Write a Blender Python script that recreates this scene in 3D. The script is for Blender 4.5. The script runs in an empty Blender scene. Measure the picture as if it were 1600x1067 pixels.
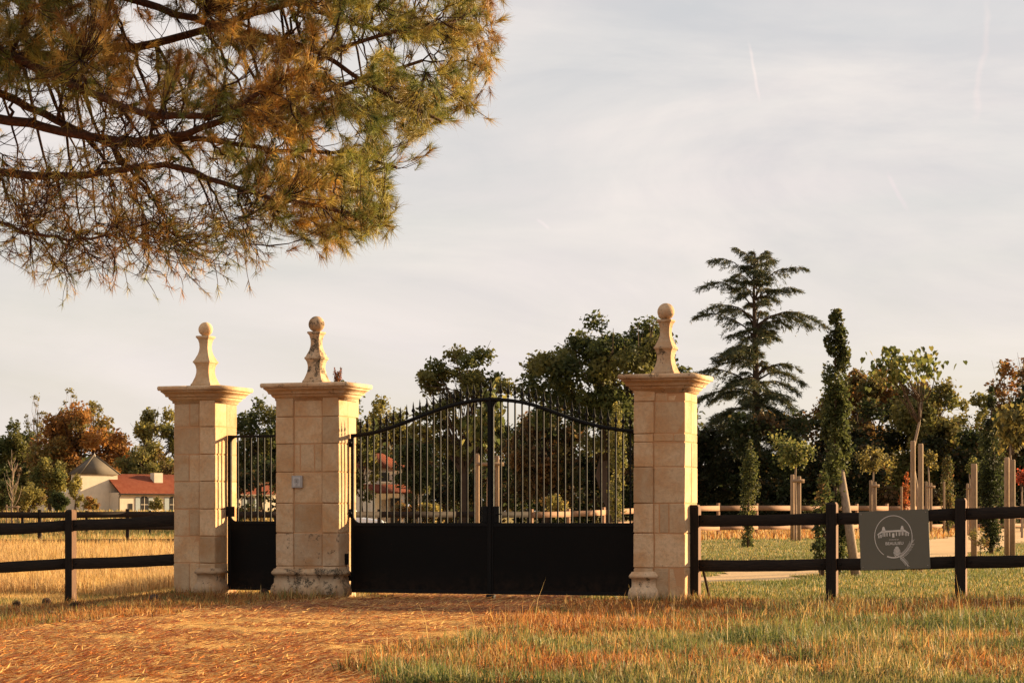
import bpy, bmesh, math, random
import numpy as np
from mathutils import Vector, Matrix

# ------------------------------------------------------------------ camera, sky, sun, exposure
SC = bpy.context.scene
COL = SC.collection
CH, F, CX, HY = 1.12, 3555.6, 800.0, 803.0        # eye height; lens constants used to survey positions
R = math.radians

cam_d = bpy.data.cameras.new('camera'); cam = bpy.data.objects.new('camera', cam_d); COL.objects.link(cam)
cam.location = (0, 0, CH); cam.rotation_euler = (R(90), 0, 0)
cam_d.lens = 80.0; cam_d.sensor_width = 36.0; cam_d.sensor_fit = 'HORIZONTAL'
cam_d.shift_y = (HY - 533.5) / 1600.0
cam_d.clip_start = 0.1; cam_d.clip_end = 6000
SC.camera = cam

SUN_AZ, SUN_EL = R(27), R(10.5)                      # azimuth from +X towards +Y
S = Vector((math.cos(SUN_EL) * math.cos(SUN_AZ), math.cos(SUN_EL) * math.sin(SUN_AZ), math.sin(SUN_EL)))
sun_d = bpy.data.lights.new('sun', 'SUN'); sun = bpy.data.objects.new('sun', sun_d); COL.objects.link(sun)
sun_d.energy = 5.0; sun_d.angle = R(0.6); sun_d.color = (1.0, 0.73, 0.41)
sun.rotation_euler = S.to_track_quat('Z', 'Y').to_euler(); sun.location = (30, 10, 20)

world = bpy.data.worlds.new('World'); SC.world = world; world.use_nodes = True
wn, wl = world.node_tree.nodes, world.node_tree.links
wn.clear()
def wnode(t, **kw):
    n = wn.new(t)
    for k, v in kw.items(): setattr(n, k, v)
    return n
w_out = wnode('ShaderNodeOutputWorld'); w_bg = wnode('ShaderNodeBackground'); w_bg.inputs[1].default_value = 0.05
w_sky = wnode('ShaderNodeTexSky', sky_type='NISHITA')
w_sky.sun_disc = False; w_sky.sun_elevation = SUN_EL; w_sky.sun_rotation = R(90) - SUN_AZ
w_sky.air_density = 1.0; w_sky.dust_density = 1.4; w_sky.ozone_density = 1.0
w_co = wnode('ShaderNodeTexCoord')
w_map = wnode('ShaderNodeMapping'); w_map.inputs['Scale'].default_value = (2.0, 2.0, 6.5); w_map.inputs['Rotation'].default_value = (0.06, 0.12, 0)
wl.new(w_co.outputs['Generated'], w_map.inputs[0])
w_nz = wnode('ShaderNodeTexNoise'); w_nz.inputs['Scale'].default_value = 2.0; w_nz.inputs['Detail'].default_value = 6; w_nz.inputs['Roughness'].default_value = 0.55
w_nz.inputs['Distortion'].default_value = 0.7
wl.new(w_map.outputs[0], w_nz.inputs['Vector'])
w_rmp = wnode('ShaderNodeMapRange'); w_rmp.inputs[1].default_value = 0.34; w_rmp.inputs[2].default_value = 0.66
w_rmp.inputs[3].default_value = 0.70; w_rmp.inputs[4].default_value = 1.04
wl.new(w_nz.outputs[0], w_rmp.inputs[0])
# thin contrails: segments between two sky directions
def sky_dir(x, y):
    return Vector(((x - CX) / F, 1.0, (HY - y) / F)).normalized()
fac_socket = w_rmp.outputs[0]
def contrail(p, q, width, amount):
    global fac_socket
    a, b = sky_dir(*p), sky_dir(*q)
    n = a.cross(b).normalized(); m = (a + b).normalized(); half = (b - a).length / 2; along = (b - a).normalized()
    def dot(v):
        d = wnode('ShaderNodeVectorMath', operation='DOT_PRODUCT'); d.inputs[1].default_value = v
        wl.new(w_nrm.outputs[0], d.inputs[0]); return d.outputs['Value']
    def ab(s, lo, hi, t0, t1):
        x = wnode('ShaderNodeMath', operation='ABSOLUTE'); wl.new(s, x.inputs[0])
        r = wnode('ShaderNodeMapRange'); r.interpolation_type = 'SMOOTHSTEP'
        r.inputs[1].default_value = lo; r.inputs[2].default_value = hi; r.inputs[3].default_value = t0; r.inputs[4].default_value = t1
        wl.new(x.outputs[0], r.inputs[0]); return r.outputs[0]
    wob = wnode('ShaderNodeMath', operation='MULTIPLY_ADD'); wl.new(w_fine.outputs[0], wob.inputs[0]); wob.inputs[1].default_value = width * 3; 
    wl.new(dot(n), wob.inputs[2])
    wob2 = wnode('ShaderNodeMath', operation='SUBTRACT'); wl.new(wob.outputs[0], wob2.inputs[0]); wob2.inputs[1].default_value = width * 1.5
    s1 = ab(wob2.outputs[0], 0, width, 1, 0)
    s2 = ab(dot(along), half * 0.5, half, 1, 0)
    s3 = dot(m); g = wnode('ShaderNodeMath', operation='GREATER_THAN'); wl.new(s3, g.inputs[0]); g.inputs[1].default_value = 0.9
    p1 = wnode('ShaderNodeMath', operation='MULTIPLY'); wl.new(s1, p1.inputs[0]); wl.new(s2, p1.inputs[1])
    p2 = wnode('ShaderNodeMath', operation='MULTIPLY'); wl.new(p1.outputs[0], p2.inputs[0]); wl.new(g.outputs[0], p2.inputs[1])
    ad = wnode('ShaderNodeMath', operation='MULTIPLY_ADD'); wl.new(p2.outputs[0], ad.inputs[0]); ad.inputs[1].default_value = amount
    wl.new(fac_socket, ad.inputs[2]); fac_socket = ad.outputs[0]
w_nrm = wnode('ShaderNodeVectorMath', operation='NORMALIZE'); wl.new(w_co.outputs['Generated'], w_nrm.inputs[0])
w_fine = wnode('ShaderNodeTexNoise'); w_fine.inputs['Scale'].default_value = 60; wl.new(w_co.outputs['Generated'], w_fine.inputs['Vector'])
contrail((1167, 60), (1188, 165), 0.0010, 0.32)
contrail((1545, -20), (1522, 210), 0.0022, 0.22)
contrail((1385, 265), (1422, 335), 0.0014, 0.25)
contrail((838, 340), (862, 358), 0.0012, 0.2)
w_mix = wnode('ShaderNodeMix', data_type='RGBA'); w_mix.clamp_factor = False
w_mix.inputs['B'].default_value = (5.22, 4.84, 4.78, 1)       # pale cirrus veil
w_nz2 = wnode('ShaderNodeTexNoise'); w_nz2.inputs['Scale'].default_value = 3.1; w_nz2.inputs['Detail'].default_value = 7; w_nz2.inputs['Roughness'].default_value = 0.6; w_nz2.inputs['Distortion'].default_value = 1.1
w_map2 = wnode('ShaderNodeMapping'); w_map2.inputs['Scale'].default_value = (1.3, 1.3, 5.0); w_map2.inputs['Location'].default_value = (0.37, 0.2, 0.11); w_map2.inputs['Rotation'].default_value = (0, 0.16, 0)
wl.new(w_co.outputs['Generated'], w_map2.inputs[0]); wl.new(w_map2.outputs[0], w_nz2.inputs['Vector'])
w_r2 = wnode('ShaderNodeMapRange'); w_r2.inputs[1].default_value = 0.36; w_r2.inputs[2].default_value = 0.64; wl.new(w_nz2.outputs[0], w_r2.inputs[0])
w_veil = wnode('ShaderNodeMix', data_type='RGBA'); w_veil.inputs['A'].default_value = (4.85, 4.60, 4.60, 1); w_veil.inputs['B'].default_value = (5.85, 5.40, 5.14, 1)
wl.new(w_r2.outputs[0], w_veil.inputs['Factor'])
w_sep = wnode('ShaderNodeSeparateXYZ'); wl.new(w_nrm.outputs[0], w_sep.inputs[0])
w_hz = wnode('ShaderNodeMapRange'); w_hz.interpolation_type = 'SMOOTHSTEP'; w_hz.inputs[1].default_value = 0.0; w_hz.inputs[2].default_value = 0.16; w_hz.inputs[3].default_value = 0.75; w_hz.inputs[4].default_value = 0.0
wl.new(w_sep.outputs[2], w_hz.inputs[0])
w_low = wnode('ShaderNodeMix', data_type='RGBA'); w_low.inputs['B'].default_value = (5.95, 5.35, 4.85, 1)       # warm haze low on the horizon
wl.new(w_hz.outputs[0], w_low.inputs['Factor']); wl.new(w_veil.outputs['Result'], w_low.inputs['A']); wl.new(w_low.outputs['Result'], w_mix.inputs['B'])
wl.new(fac_socket, w_mix.inputs['Factor']); wl.new(w_sky.outputs[0], w_mix.inputs['A'])
wl.new(w_mix.outputs['Result'], w_bg.inputs[0]); wl.new(w_bg.outputs[0], w_out.inputs[0])

vs = SC.view_settings
vs.view_transform = 'Standard'; vs.look = 'None'; vs.exposure = 1.62; vs.gamma = 1.0
SC.cycles.use_denoising = True
SC.cycles.max_bounces = 6; SC.cycles.diffuse_bounces = 3; SC.cycles.transmission_bounces = 4; SC.cycles.transparent_max_bounces = 8

# ------------------------------------------------------------------ helpers
rng = np.random.default_rng(7)
random.seed(7)

def vnoise(x, y, seed=0):
    """smooth 2-D value noise, vectorised, 0..1"""
    x = np.asarray(x, float); y = np.asarray(y, float)
    xi, yi = np.floor(x).astype(np.int64), np.floor(y).astype(np.int64)
    xf, yf = x - xi, y - yi
    def h(a, b):
        n = (a * 374761393 + b * 668265263 + seed * 69069) & 0xffffffff
        n = ((n ^ (n >> 13)) * 1274126177) & 0xffffffff
        return ((n ^ (n >> 16)) & 0xffff) / 65535.0
    u, v = xf * xf * (3 - 2 * xf), yf * yf * (3 - 2 * yf)
    return (h(xi, yi) * (1 - u) + h(xi + 1, yi) * u) * (1 - v) + (h(xi, yi + 1) * (1 - u) + h(xi + 1, yi + 1) * u) * v

def sstep(a, b, x):
    t = np.clip((np.asarray(x, float) - a) / (b - a), 0, 1); return t * t * (3 - 2 * t)

def ground_z(X, Y):
    X = np.asarray(X, float); Y = np.asarray(Y, float)
    z = -0.02 + 0 * X
    z = z - 0.20 * sstep(-4.5, -6.8, X) * (1 - sstep(38, 60, Y)) * sstep(12, 20, Y)
    z = z + 0.07 * sstep(3.2, 6.5, X) * (1 - sstep(36, 60, Y))
    z = z - 0.045 * np.exp(-((X + 0.6) / 1.9) ** 2) * np.exp(-((Y - 30.8) / 2.5) ** 2)
    z = z + 0.28 * sstep(40, 80, Y) * sstep(0, 8, X)
    z = z + 1.42 * sstep(90, 285, Y)
    z = z + 0.03 * (vnoise(X * 0.5, Y * 0.5, 3) - 0.5)
    return z
def gz(x, y): return float(ground_z(x, y))

def W(x, y, Y): return Vector(((x - CX) / F * Y, Y, CH - (y - HY) / F * Y))

def mesh_np(name, V, faces, tint=None, smooth=False):
    """faces: array (n,3) or (n,4), or list of such arrays"""
    V = np.ascontiguousarray(V, dtype=np.float32)
    if not isinstance(faces, (list, tuple)): faces = [faces]
    me = bpy.data.meshes.new(name)
    me.vertices.add(len(V)); me.vertices.foreach_set('co', V.ravel())
    idx = np.concatenate([f.ravel() for f in faces]).astype(np.int32)
    tot = np.concatenate([np.full(len(f), f.shape[1], np.int32) for f in faces])
    start = np.concatenate([[0], np.cumsum(tot)[:-1]]).astype(np.int32)
    me.loops.add(len(idx)); me.loops.foreach_set('vertex_index', idx)
    me.polygons.add(len(tot)); me.polygons.foreach_set('loop_start', start); me.polygons.foreach_set('loop_total', tot)
    if smooth: me.polygons.foreach_set('use_smooth', np.ones(len(tot), bool))
    if tint is not None:
        a = me.attributes.new('tint', 'FLOAT_COLOR', 'POINT')
        t4 = np.ones((len(V), 4), np.float32); t4[:, :3] = tint
        a.data.foreach_set('color', t4.ravel())
    me.update(calc_edges=True); me.validate()
    return me

def link(name, me, mat=None, parent=None, loc=None, rot=None, **props):
    o = bpy.data.objects.new(name, me); COL.objects.link(o)
    if mat is not None:
        if not isinstance(mat, (list, tuple)): mat = [mat]
        if len(me.materials) == 0:
            for m in mat: me.materials.append(m)
    if parent is not None: o.parent = parent
    if loc is not None: o.location = loc
    if rot is not None: o.rotation_euler = rot
    for k, v in props.items(): o[k] = v
    return o

def thing(name, label, cat, loc=(0, 0, 0), rotz=0.0, group=None):
    o = bpy.data.objects.new(name, None); COL.objects.link(o)
    o.empty_display_size = 0.2
    o.location = loc; o.rotation_euler = (0, 0, rotz); o['label'] = label; o['category'] = cat
    if group: o['group'] = group
    return o

def box_mesh(x0, x1, y0, y1, z0, z1, bev=0.0, name='box', jit=0.0):
    bm = bmesh.new()
    vs_ = [bm.verts.new(((x0, x1)[i & 1], (y0, y1)[(i >> 1) & 1], (z0, z1)[(i >> 2) & 1])) for i in range(8)]
    for f in ((0, 2, 3, 1), (4, 5, 7, 6), (0, 1, 5, 4), (2, 6, 7, 3), (0, 4, 6, 2), (1, 3, 7, 5)):
        bm.faces.new([vs_[i] for i in f])
    if jit:
        for v in vs_: v.co += Vector((random.uniform(-jit, jit), random.uniform(-jit, jit), random.uniform(-jit, jit)))
    if bev: bmesh.ops.bevel(bm, geom=bm.edges[:], offset=bev, segments=1, affect='EDGES')
    bmesh.ops.recalc_face_normals(bm, faces=bm.faces[:])
    me = bpy.data.meshes.new(name); bm.to_mesh(me); bm.free(); return me

def box(name, b, mat, parent=None, bev=0.0, jit=0.0, **kw):
    return link(name, box_mesh(*b, bev=bev, name=name, jit=jit), mat, parent, **kw)

def tube_np(P, Rr, n=6, cap=True):
    """P (k,3), Rr (k,) -> V, quads"""
    P = np.asarray(P, float); Rr = np.asarray(Rr, float); k = len(P)
    T = np.gradient(P, axis=0); T /= np.linalg.norm(T, axis=1, keepdims=True) + 1e-9
    ref = np.array([0.13, 0.21, 0.97]) if abs(T[:, 2]).mean() < 0.8 else np.array([0.97, 0.1, 0.2])
    A = np.cross(T, ref); A /= np.linalg.norm(A, axis=1, keepdims=True) + 1e-9
    B = np.cross(T, A)
    ang = np.arange(n) / n * 2 * math.pi
    V = P[:, None, :] + Rr[:, None, None] * (np.cos(ang)[None, :, None] * A[:, None, :] + np.sin(ang)[None, :, None] * B[:, None, :])
    i = np.arange(k - 1)[:, None]; j = np.arange(n)[None, :]
    a = i * n + j; b = i * n + (j + 1) % n
    Q = np.stack([a, b, b + n, a + n], -1).reshape(-1, 4)
    V = V.reshape(-1, 3)
    if cap:
        V = np.vstack([V, P[0], P[-1]]); c0, c1 = len(V) - 2, len(V) - 1
        jj = np.arange(n); T0 = np.stack([(jj + 1) % n, jj, np.full(n, c0), np.full(n, c0)], -1)
        T1 = np.stack([(k - 1) * n + jj, (k - 1) * n + (jj + 1) % n, np.full(n, c1), np.full(n, c1)], -1)
        return V, Q, np.vstack([T0[:, :3], T1[:, :3]])
    return V, Q, np.zeros((0, 3), int)

class Acc:
    """accumulates numpy geometry into one mesh (for one part)"""
    def __init__(s): s.V = []; s.Q = []; s.T = []; s.n = 0; s.C = []
    def add(s, V, Q=None, T=None, tint=None):
        if Q is not None and len(Q): s.Q.append(np.asarray(Q) + s.n)
        if T is not None and len(T): s.T.append(np.asarray(T) + s.n)
        s.V.append(V); s.n += len(V)
        if tint is not None: s.C.append(np.broadcast_to(tint, (len(V), 3)))
    def tube(s, P, Rr, n=6, tint=None):
        V, Q, T = tube_np(P, Rr, n); s.add(V, Q, T, tint)
    def box(s, x0, x1, y0, y1, z0, z1, tint=None):
        V = np.array([[(x0, x1)[i & 1], (y0, y1)[(i >> 1) & 1], (z0, z1)[(i >> 2) & 1]] for i in range(8)], float)
        s.add(V, np.array([(0, 2, 3, 1), (4, 5, 7, 6), (0, 1, 5, 4), (2, 6, 7, 3), (0, 4, 6, 2), (1, 3, 7, 5)]), None, tint)
    def mesh(s, name, smooth=False):
        fs = []
        if s.Q: fs.append(np.vstack(s.Q))
        if s.T: fs.append(np.vstack(s.T))
        return mesh_np(name, np.vstack(s.V), fs, np.vstack(s.C) if s.C else None, smooth)

def bez(a, b, c, k=8):
    t = np.linspace(0, 1, k)[:, None]
    return (1 - t) ** 2 * np.asarray(a) + 2 * t * (1 - t) * np.asarray(b) + t * t * np.asarray(c)

def lathe_mesh(prof, n=10, name='lathe', flat=1.0):
    """prof [(r,z)]"""
    A = Acc(); k = len(prof)
    ang = np.arange(n) / n * 2 * math.pi
    V = np.array([[r * math.cos(a), r * math.sin(a) * flat, z] for r, z in prof for a in ang])
    i = np.arange(k - 1)[:, None]; j = np.arange(n)[None, :]
    a = i * n + j; b = i * n + (j + 1) % n
    A.add(V, np.stack([a, b, b + n, a + n], -1).reshape(-1, 4))
    return A.mesh(name, smooth=True)

def rect_profile_mesh(x0, x1, y0, y1, prof, name='moulding', close=True):
    """square-plan moulding: rectangle x0..x1,y0..y1 offset outward by prof[i][0] at height prof[i][1]"""
    A = Acc(); V = []
    for o, z in prof:
        V += [(x0 - o, y0 - o, z), (x1 + o, y0 - o, z), (x1 + o, y1 + o, z), (x0 - o, y1 + o, z)]
    Q = []
    for i in range(len(prof) - 1):
        for j in range(4):
            Q.append((i * 4 + j, i * 4 + (j + 1) % 4, i * 4 + 4 + (j + 1) % 4, i * 4 + 4 + j))
    Q.append((3, 2, 1, 0)); m = (len(prof) - 1) * 4; Q.append((m, m + 1, m + 2, m + 3))
    A.add(np.array(V, float), np.array(Q)); return A.mesh(name)

def poly_prism(pts, y0, y1, name='prism'):
    """polygon in XZ extruded along Y"""
    bm = bmesh.new()
    a = [bm.verts.new((x, y0, z)) for x, z in pts]; b = [bm.verts.new((x, y1, z)) for x, z in pts]
    bm.faces.new(a); bm.faces.new(b[::-1])
    for i in range(len(pts)):
        j = (i + 1) % len(pts); bm.faces.new((a[j], a[i], b[i], b[j]))
    bmesh.ops.recalc_face_normals(bm, faces=bm.faces[:])
    me = bpy.data.meshes.new(name); bm.to_mesh(me); bm.free(); return me

# ------------------------------------------------------------------ materials
class MN:
    def __init__(s, name):
        s.m = bpy.data.materials.new(name); s.m.use_nodes = True
        s.t = s.m.node_tree; s.n = s.t.nodes; s.l = s.t.links; s.n.clear()
        s.out = s.n.new('ShaderNodeOutputMaterial')
    def node(s, t, **kw):
        n = s.n.new(t)
        for k, v in kw.items(): setattr(n, k, v)
        return n
    def put(s, inp, v):
        if isinstance(v, bpy.types.NodeSocket): s.l.new(v, inp)
        elif v is not None:
            if hasattr(v, '__len__') and len(v) == 3 and inp.type == 'RGBA': v = (*v, 1)
            inp.default_value = v
    def coord(s, kind='Object'): return s.node('ShaderNodeTexCoord').outputs[kind]
    def mapping(s, v, scale=(1, 1, 1), rot=(0, 0, 0)):
        n = s.node('ShaderNodeMapping'); n.inputs['Scale'].default_value = scale; n.inputs['Rotation'].default_value = rot
        s.l.new(v, n.inputs[0]); return n.outputs[0]
    def noise(s, vec, scale, detail=4, rough=0.55, dist=0.0):
        n = s.node('ShaderNodeTexNoise'); n.inputs['Scale'].default_value = scale; n.inputs['Detail'].default_value = detail
        n.inputs['Roughness'].default_value = rough; n.inputs['Distortion'].default_value = dist
        s.l.new(vec, n.inputs['Vector']); return n.outputs[0]
    def voro(s, vec, scale, feature='F1'):
        n = s.node('ShaderNodeTexVoronoi', feature=feature); n.inputs['Scale'].default_value = scale
        s.l.new(vec, n.inputs['Vector']); return n.outputs['Distance']
    def ramp(s, v, lo, hi, a=0.0, b=1.0):
        n = s.node('ShaderNodeMapRange'); n.inputs[1].default_value = lo; n.inputs[2].default_value = hi
        n.inputs[3].default_value = a; n.inputs[4].default_value = b; s.l.new(v, n.inputs[0]); return n.outputs[0]
    def math(s, op, a, b=None):
        n = s.node('ShaderNodeMath', operation=op); s.put(n.inputs[0], a)
        if b is not None: s.put(n.inputs[1], b)
        return n.outputs[0]
    def mix(s, f, a, b, bt='MIX'):
        n = s.node('ShaderNodeMix', data_type='RGBA', blend_type=bt)
        s.put(n.inputs['Factor'], f); s.put(n.inputs['A'], a); s.put(n.inputs['B'], b); return n.outputs['Result']
    def attr(s, name):
        return s.node('ShaderNodeAttribute', attribute_name=name).outputs['Color']
    def rand(s): return s.node('ShaderNodeObjectInfo').outputs['Random']
    def bump(s, h, strength, dist):
        n = s.node('ShaderNodeBump'); n.inputs['Strength'].default_value = strength; n.inputs['Distance'].default_value = dist
        s.l.new(h, n.inputs['Height']); return n.outputs[0]
    def principled(s, col, rough=0.8, metal=0.0, normal=None, spec=0.3, **kw):
        b = s.node('ShaderNodeBsdfPrincipled')
        s.put(b.inputs['Base Color'], col); s.put(b.inputs['Roughness'], rough); s.put(b.inputs['Metallic'], metal)
        s.put(b.inputs['Specular IOR Level'], spec)
        if normal is not None: s.l.new(normal, b.inputs['Normal'])
        for k, v in kw.items(): s.put(b.inputs[k], v)
        s.l.new(b.outputs[0], s.out.inputs[0]); return s.m

def make_stone(name, base, warm, lichen=0.0, wear=1.0):
    m = MN(name); co = m.coord('Object'); geo = m.node('ShaderNodeNewGeometry').outputs['Position']
    r = m.rand()
    n1 = m.noise(geo, 2.4, 7, 0.66, 0.5); n2 = m.noise(geo, 24, 6, 0.7); n3 = m.noise(geo, 90, 3, 0.6)
    c = m.mix(m.ramp(n1, 0.42, 0.64), base, warm)
    tone = m.ramp(r, 0, 1, 0.78, 1.16)
    c = m.mix(1.0, c, m.node('ShaderNodeCombineColor').outputs[0], 'MULTIPLY') if False else c
    vm = m.node('ShaderNodeVectorMath', operation='SCALE'); m.l.new(c, vm.inputs[0]); m.l.new(tone, vm.inputs['Scale']); c = vm.outputs[0]
    c = m.mix(m.math('MULTIPLY', m.ramp(n2, 0.44, 0.70), 0.5 * wear), c, tuple(x * 0.55 for x in base))
    pits = m.ramp(m.voro(geo, 34), 0.05, 0.16, 1, 0)
    pitmask = m.math('MULTIPLY', pits, m.ramp(m.noise(geo, 5, 3), 0.44, 0.56))
    c = m.mix(m.math('MULTIPLY', pitmask, 0.7), c, (0.16, 0.09, 0.045))
    if lichen > 0:
        lz = m.noise(geo, 7, 6, 0.72); lk = m.ramp(lz, 0.66 - lichen * 0.2, 0.72 - lichen * 0.2)
        lk2 = m.math('MULTIPLY', lk, m.ramp(n3, 0.38, 0.52))
        c = m.mix(lk2, c, (0.05, 0.043, 0.03))
        lg = m.ramp(m.noise(geo, 11, 5, 0.7), 0.6, 0.68)
        c = m.mix(m.math('MULTIPLY', lg, 0.35), c, (0.42, 0.38, 0.28))
    hgt = m.math('ADD', m.math('MULTIPLY', n2, 0.6), m.math('SUBTRACT', m.math('MULTIPLY', n3, 0.35), m.math('MULTIPLY', pitmask, 0.8)))
    return m.principled(c, 0.9, normal=m.bump(hgt, 0.8, 0.018), spec=0.15)

ST_A, ST_B = (0.60, 0.42, 0.25), (0.53, 0.30, 0.14)
M_stone = make_stone('limestone', ST_A, ST_B, 0.0)
M_stone_l = make_stone('limestone_lichened', (0.58, 0.42, 0.265), (0.47, 0.28, 0.14), 0.80)
M_stone_m = make_stone('limestone_mottled', (0.60, 0.425, 0.265), (0.51, 0.29, 0.14), 0.42)
def make_mortar():
    m = MN('lime_mortar'); g = m.node('ShaderNodeNewGeometry').outputs['Position']
    n = m.noise(g, 20, 4)
    return m.principled(m.mix(n, (0.44, 0.22, 0.10), (0.54, 0.32, 0.165)), 0.95, normal=m.bump(n, 0.4, 0.01), spec=0.1)
M_mortar = make_mortar()

def make_iron():
    m = MN('black_iron_paint'); g = m.coord('Object')
    n = m.noise(g, 14, 4); n2 = m.noise(g, 90, 3)
    c = m.mix(m.ramp(n, 0.5, 0.8), (0.006, 0.0055, 0.005), (0.012, 0.009, 0.007))
    return m.principled(c, m.ramp(n, 0.3, 0.7, 0.6, 0.75), normal=m.bump(n2, 0.08, 0.002), spec=0.16)
M_iron = make_iron()
def make_panel():
    m = MN('black_sheet_steel'); g = m.coord('Object')
    n = m.noise(g, 2.2, 5, 0.6); sp = m.ramp(m.noise(g, 60, 3), 0.70, 0.78)
    c = m.mix(m.ramp(n, 0.4, 0.75), (0.0032, 0.0028, 0.0024), (0.0065, 0.005, 0.004))
    c = m.mix(m.math('MULTIPLY', sp, 0.5), c, (0.08, 0.05, 0.03))
    sz = m.node('ShaderNodeSeparateXYZ'); m.l.new(g, sz.inputs[0])
    dust = m.math('MULTIPLY', m.ramp(m.math('ADD', sz.outputs[2], m.math('MULTIPLY', n, 0.5)), 0.30, 0.62, 1, 0), m.ramp(m.noise(g, 9, 6, 0.7), 0.4, 0.7))
    c = m.mix(m.math('MULTIPLY', dust, 0.5), c, (0.05, 0.028, 0.016))
    return m.principled(c, m.ramp(n, 0.3, 0.7, 0.45, 0.65), normal=m.bump(m.noise(g, 1.6, 3), 0.12, 0.02), spec=0.1)
M_panel = make_panel()

def make_wood(name, a, b, scale=(1, 1, 12), rough=0.8):
    m = MN(name); g = m.coord('Object')
    v = m.mapping(g, scale); n = m.noise(v, 9, 6, 0.6, 0.4); k = m.noise(g, 3, 3)
    c = m.mix(m.ramp(n, 0.32, 0.68), a, b)
    vm = m.node('ShaderNodeVectorMath', operation='SCALE'); m.l.new(c, vm.inputs[0]); m.l.new(m.ramp(m.math('ADD', k, m.rand()), 0.4, 1.6, 0.75, 1.2), vm.inputs['Scale'])
    return m.principled(vm.outputs[0], rough, normal=m.bump(n, 0.35, 0.008), spec=0.2)
M_fence_rail = make_wood('dark_stained_rail', (0.005, 0.0035, 0.0028), (0.026, 0.017, 0.011), (0.6, 16, 16))
M_fence_post = make_wood('dark_stained_post', (0.005, 0.0035, 0.0028), (0.024, 0.016, 0.010), (16, 16, 0.6))
M_post_brown = make_wood('brown_post', (0.10, 0.05, 0.028), (0.22, 0.115, 0.065), (14, 14, 1))
M_far_dark = make_wood('far_dark_rail', (0.012, 0.007, 0.005), (0.03, 0.018, 0.012), (1, 14, 14))
M_far_tan = make_wood('tan_rail', (0.22, 0.115, 0.062), (0.34, 0.19, 0.11), (1, 10, 10))
M_stake = make_wood('round_pine_stake', (0.22, 0.135, 0.075), (0.35, 0.225, 0.135), (10, 10, 1))
M_bark = make_wood('bark', (0.045, 0.028, 0.018), (0.10, 0.06, 0.038), (8, 8, 1.5), 0.9)
M_bark_pale = make_wood('pale_bark', (0.22, 0.15, 0.10), (0.40, 0.29, 0.20), (8, 8, 1.5), 0.9)
M_pinebark = make_wood('pine_bark', (0.035, 0.017, 0.011), (0.12, 0.052, 0.028), (4, 4, 4), 0.9)
M_twig = make_wood('pine_twig', (0.022, 0.012, 0.009), (0.065, 0.03, 0.02), (4, 4, 4), 0.9)

def make_leaf(name, trans=0.35, gain=1.0, rough=0.6):
    m = MN(name); c = m.attr('tint')
    if gain != 1.0:
        vm = m.node('ShaderNodeVectorMath', operation='SCALE'); m.l.new(c, vm.inputs[0]); vm.inputs['Scale'].default_value = gain; c = vm.outputs[0]
    d = m.node('ShaderNodeBsdfPrincipled'); m.put(d.inputs['Base Color'], c); d.inputs['Roughness'].default_value = rough; d.inputs['Specular IOR Level'].default_value = 0.25
    t = m.node('ShaderNodeBsdfTranslucent'); m.put(t.inputs['Color'], c)
    x = m.node('ShaderNodeMixShader'); x.inputs[0].default_value = trans
    m.l.new(d.outputs[0], x.inputs[1]); m.l.new(t.outputs[0], x.inputs[2]); m.l.new(x.outputs[0], m.out.inputs[0]); return m.m
M_leaf = make_leaf('leaf', 0.50, 1.55)
M_needle = make_leaf('needle', 0.28, 1.3, 0.5)
M_grass = make_leaf('grass_blade', 0.35)
M_litter = make_leaf('fallen_needles', 0.1)

def make_ground():
    m = MN('meadow_ground'); g = m.node('ShaderNodeNewGeometry').outputs['Position']
    sx = m.node('ShaderNodeSeparateXYZ'); m.l.new(g, sx.inputs[0])
    n1 = m.noise(g, 0.35, 5, 0.6); n2 = m.noise(g, 3.2, 6, 0.65); n3 = m.noise(g, 30, 4, 0.7)
    dry = m.mix(m.ramp(n2, 0.35, 0.65), (0.42, 0.27, 0.10), (0.56, 0.36, 0.14))
    green = m.mix(m.ramp(n2, 0.35, 0.65), (0.19, 0.18, 0.05), (0.34, 0.27, 0.09))
    left = m.ramp(m.math('ADD', sx.outputs[0], m.math('MULTIPLY', n1, 3.0)), -2.0, 2.5, 0, 1)
    gm = m.math('MULTIPLY', left, m.ramp(n1, 0.35, 0.6, 0.55, 1.0))
    c = m.mix(gm, dry, green)
    rust = m.ramp(m.noise(g, 1.1, 5, 0.6), 0.48, 0.62)
    near = m.ramp(sx.outputs[1], 30.5, 33.0, 1, 0)
    c = m.mix(m.math('MULTIPLY', m.math('MULTIPLY', rust, near), 0.85), c, (0.36, 0.15, 0.055))
    soil = m.mix(n2, (0.12, 0.045, 0.016), (0.20, 0.09, 0.03))
    c = m.mix(m.math('MULTIPLY', near, 0.8), c, soil)
    c = m.mix(m.ramp(n3, 0.45, 0.7, 0, 0.55), c, (0.10, 0.06, 0.03))
    return m.principled(c, 1.0, normal=m.bump(m.math('ADD', n2, n3), 0.6, 0.05), spec=0.05)
M_ground = make_ground()
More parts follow.
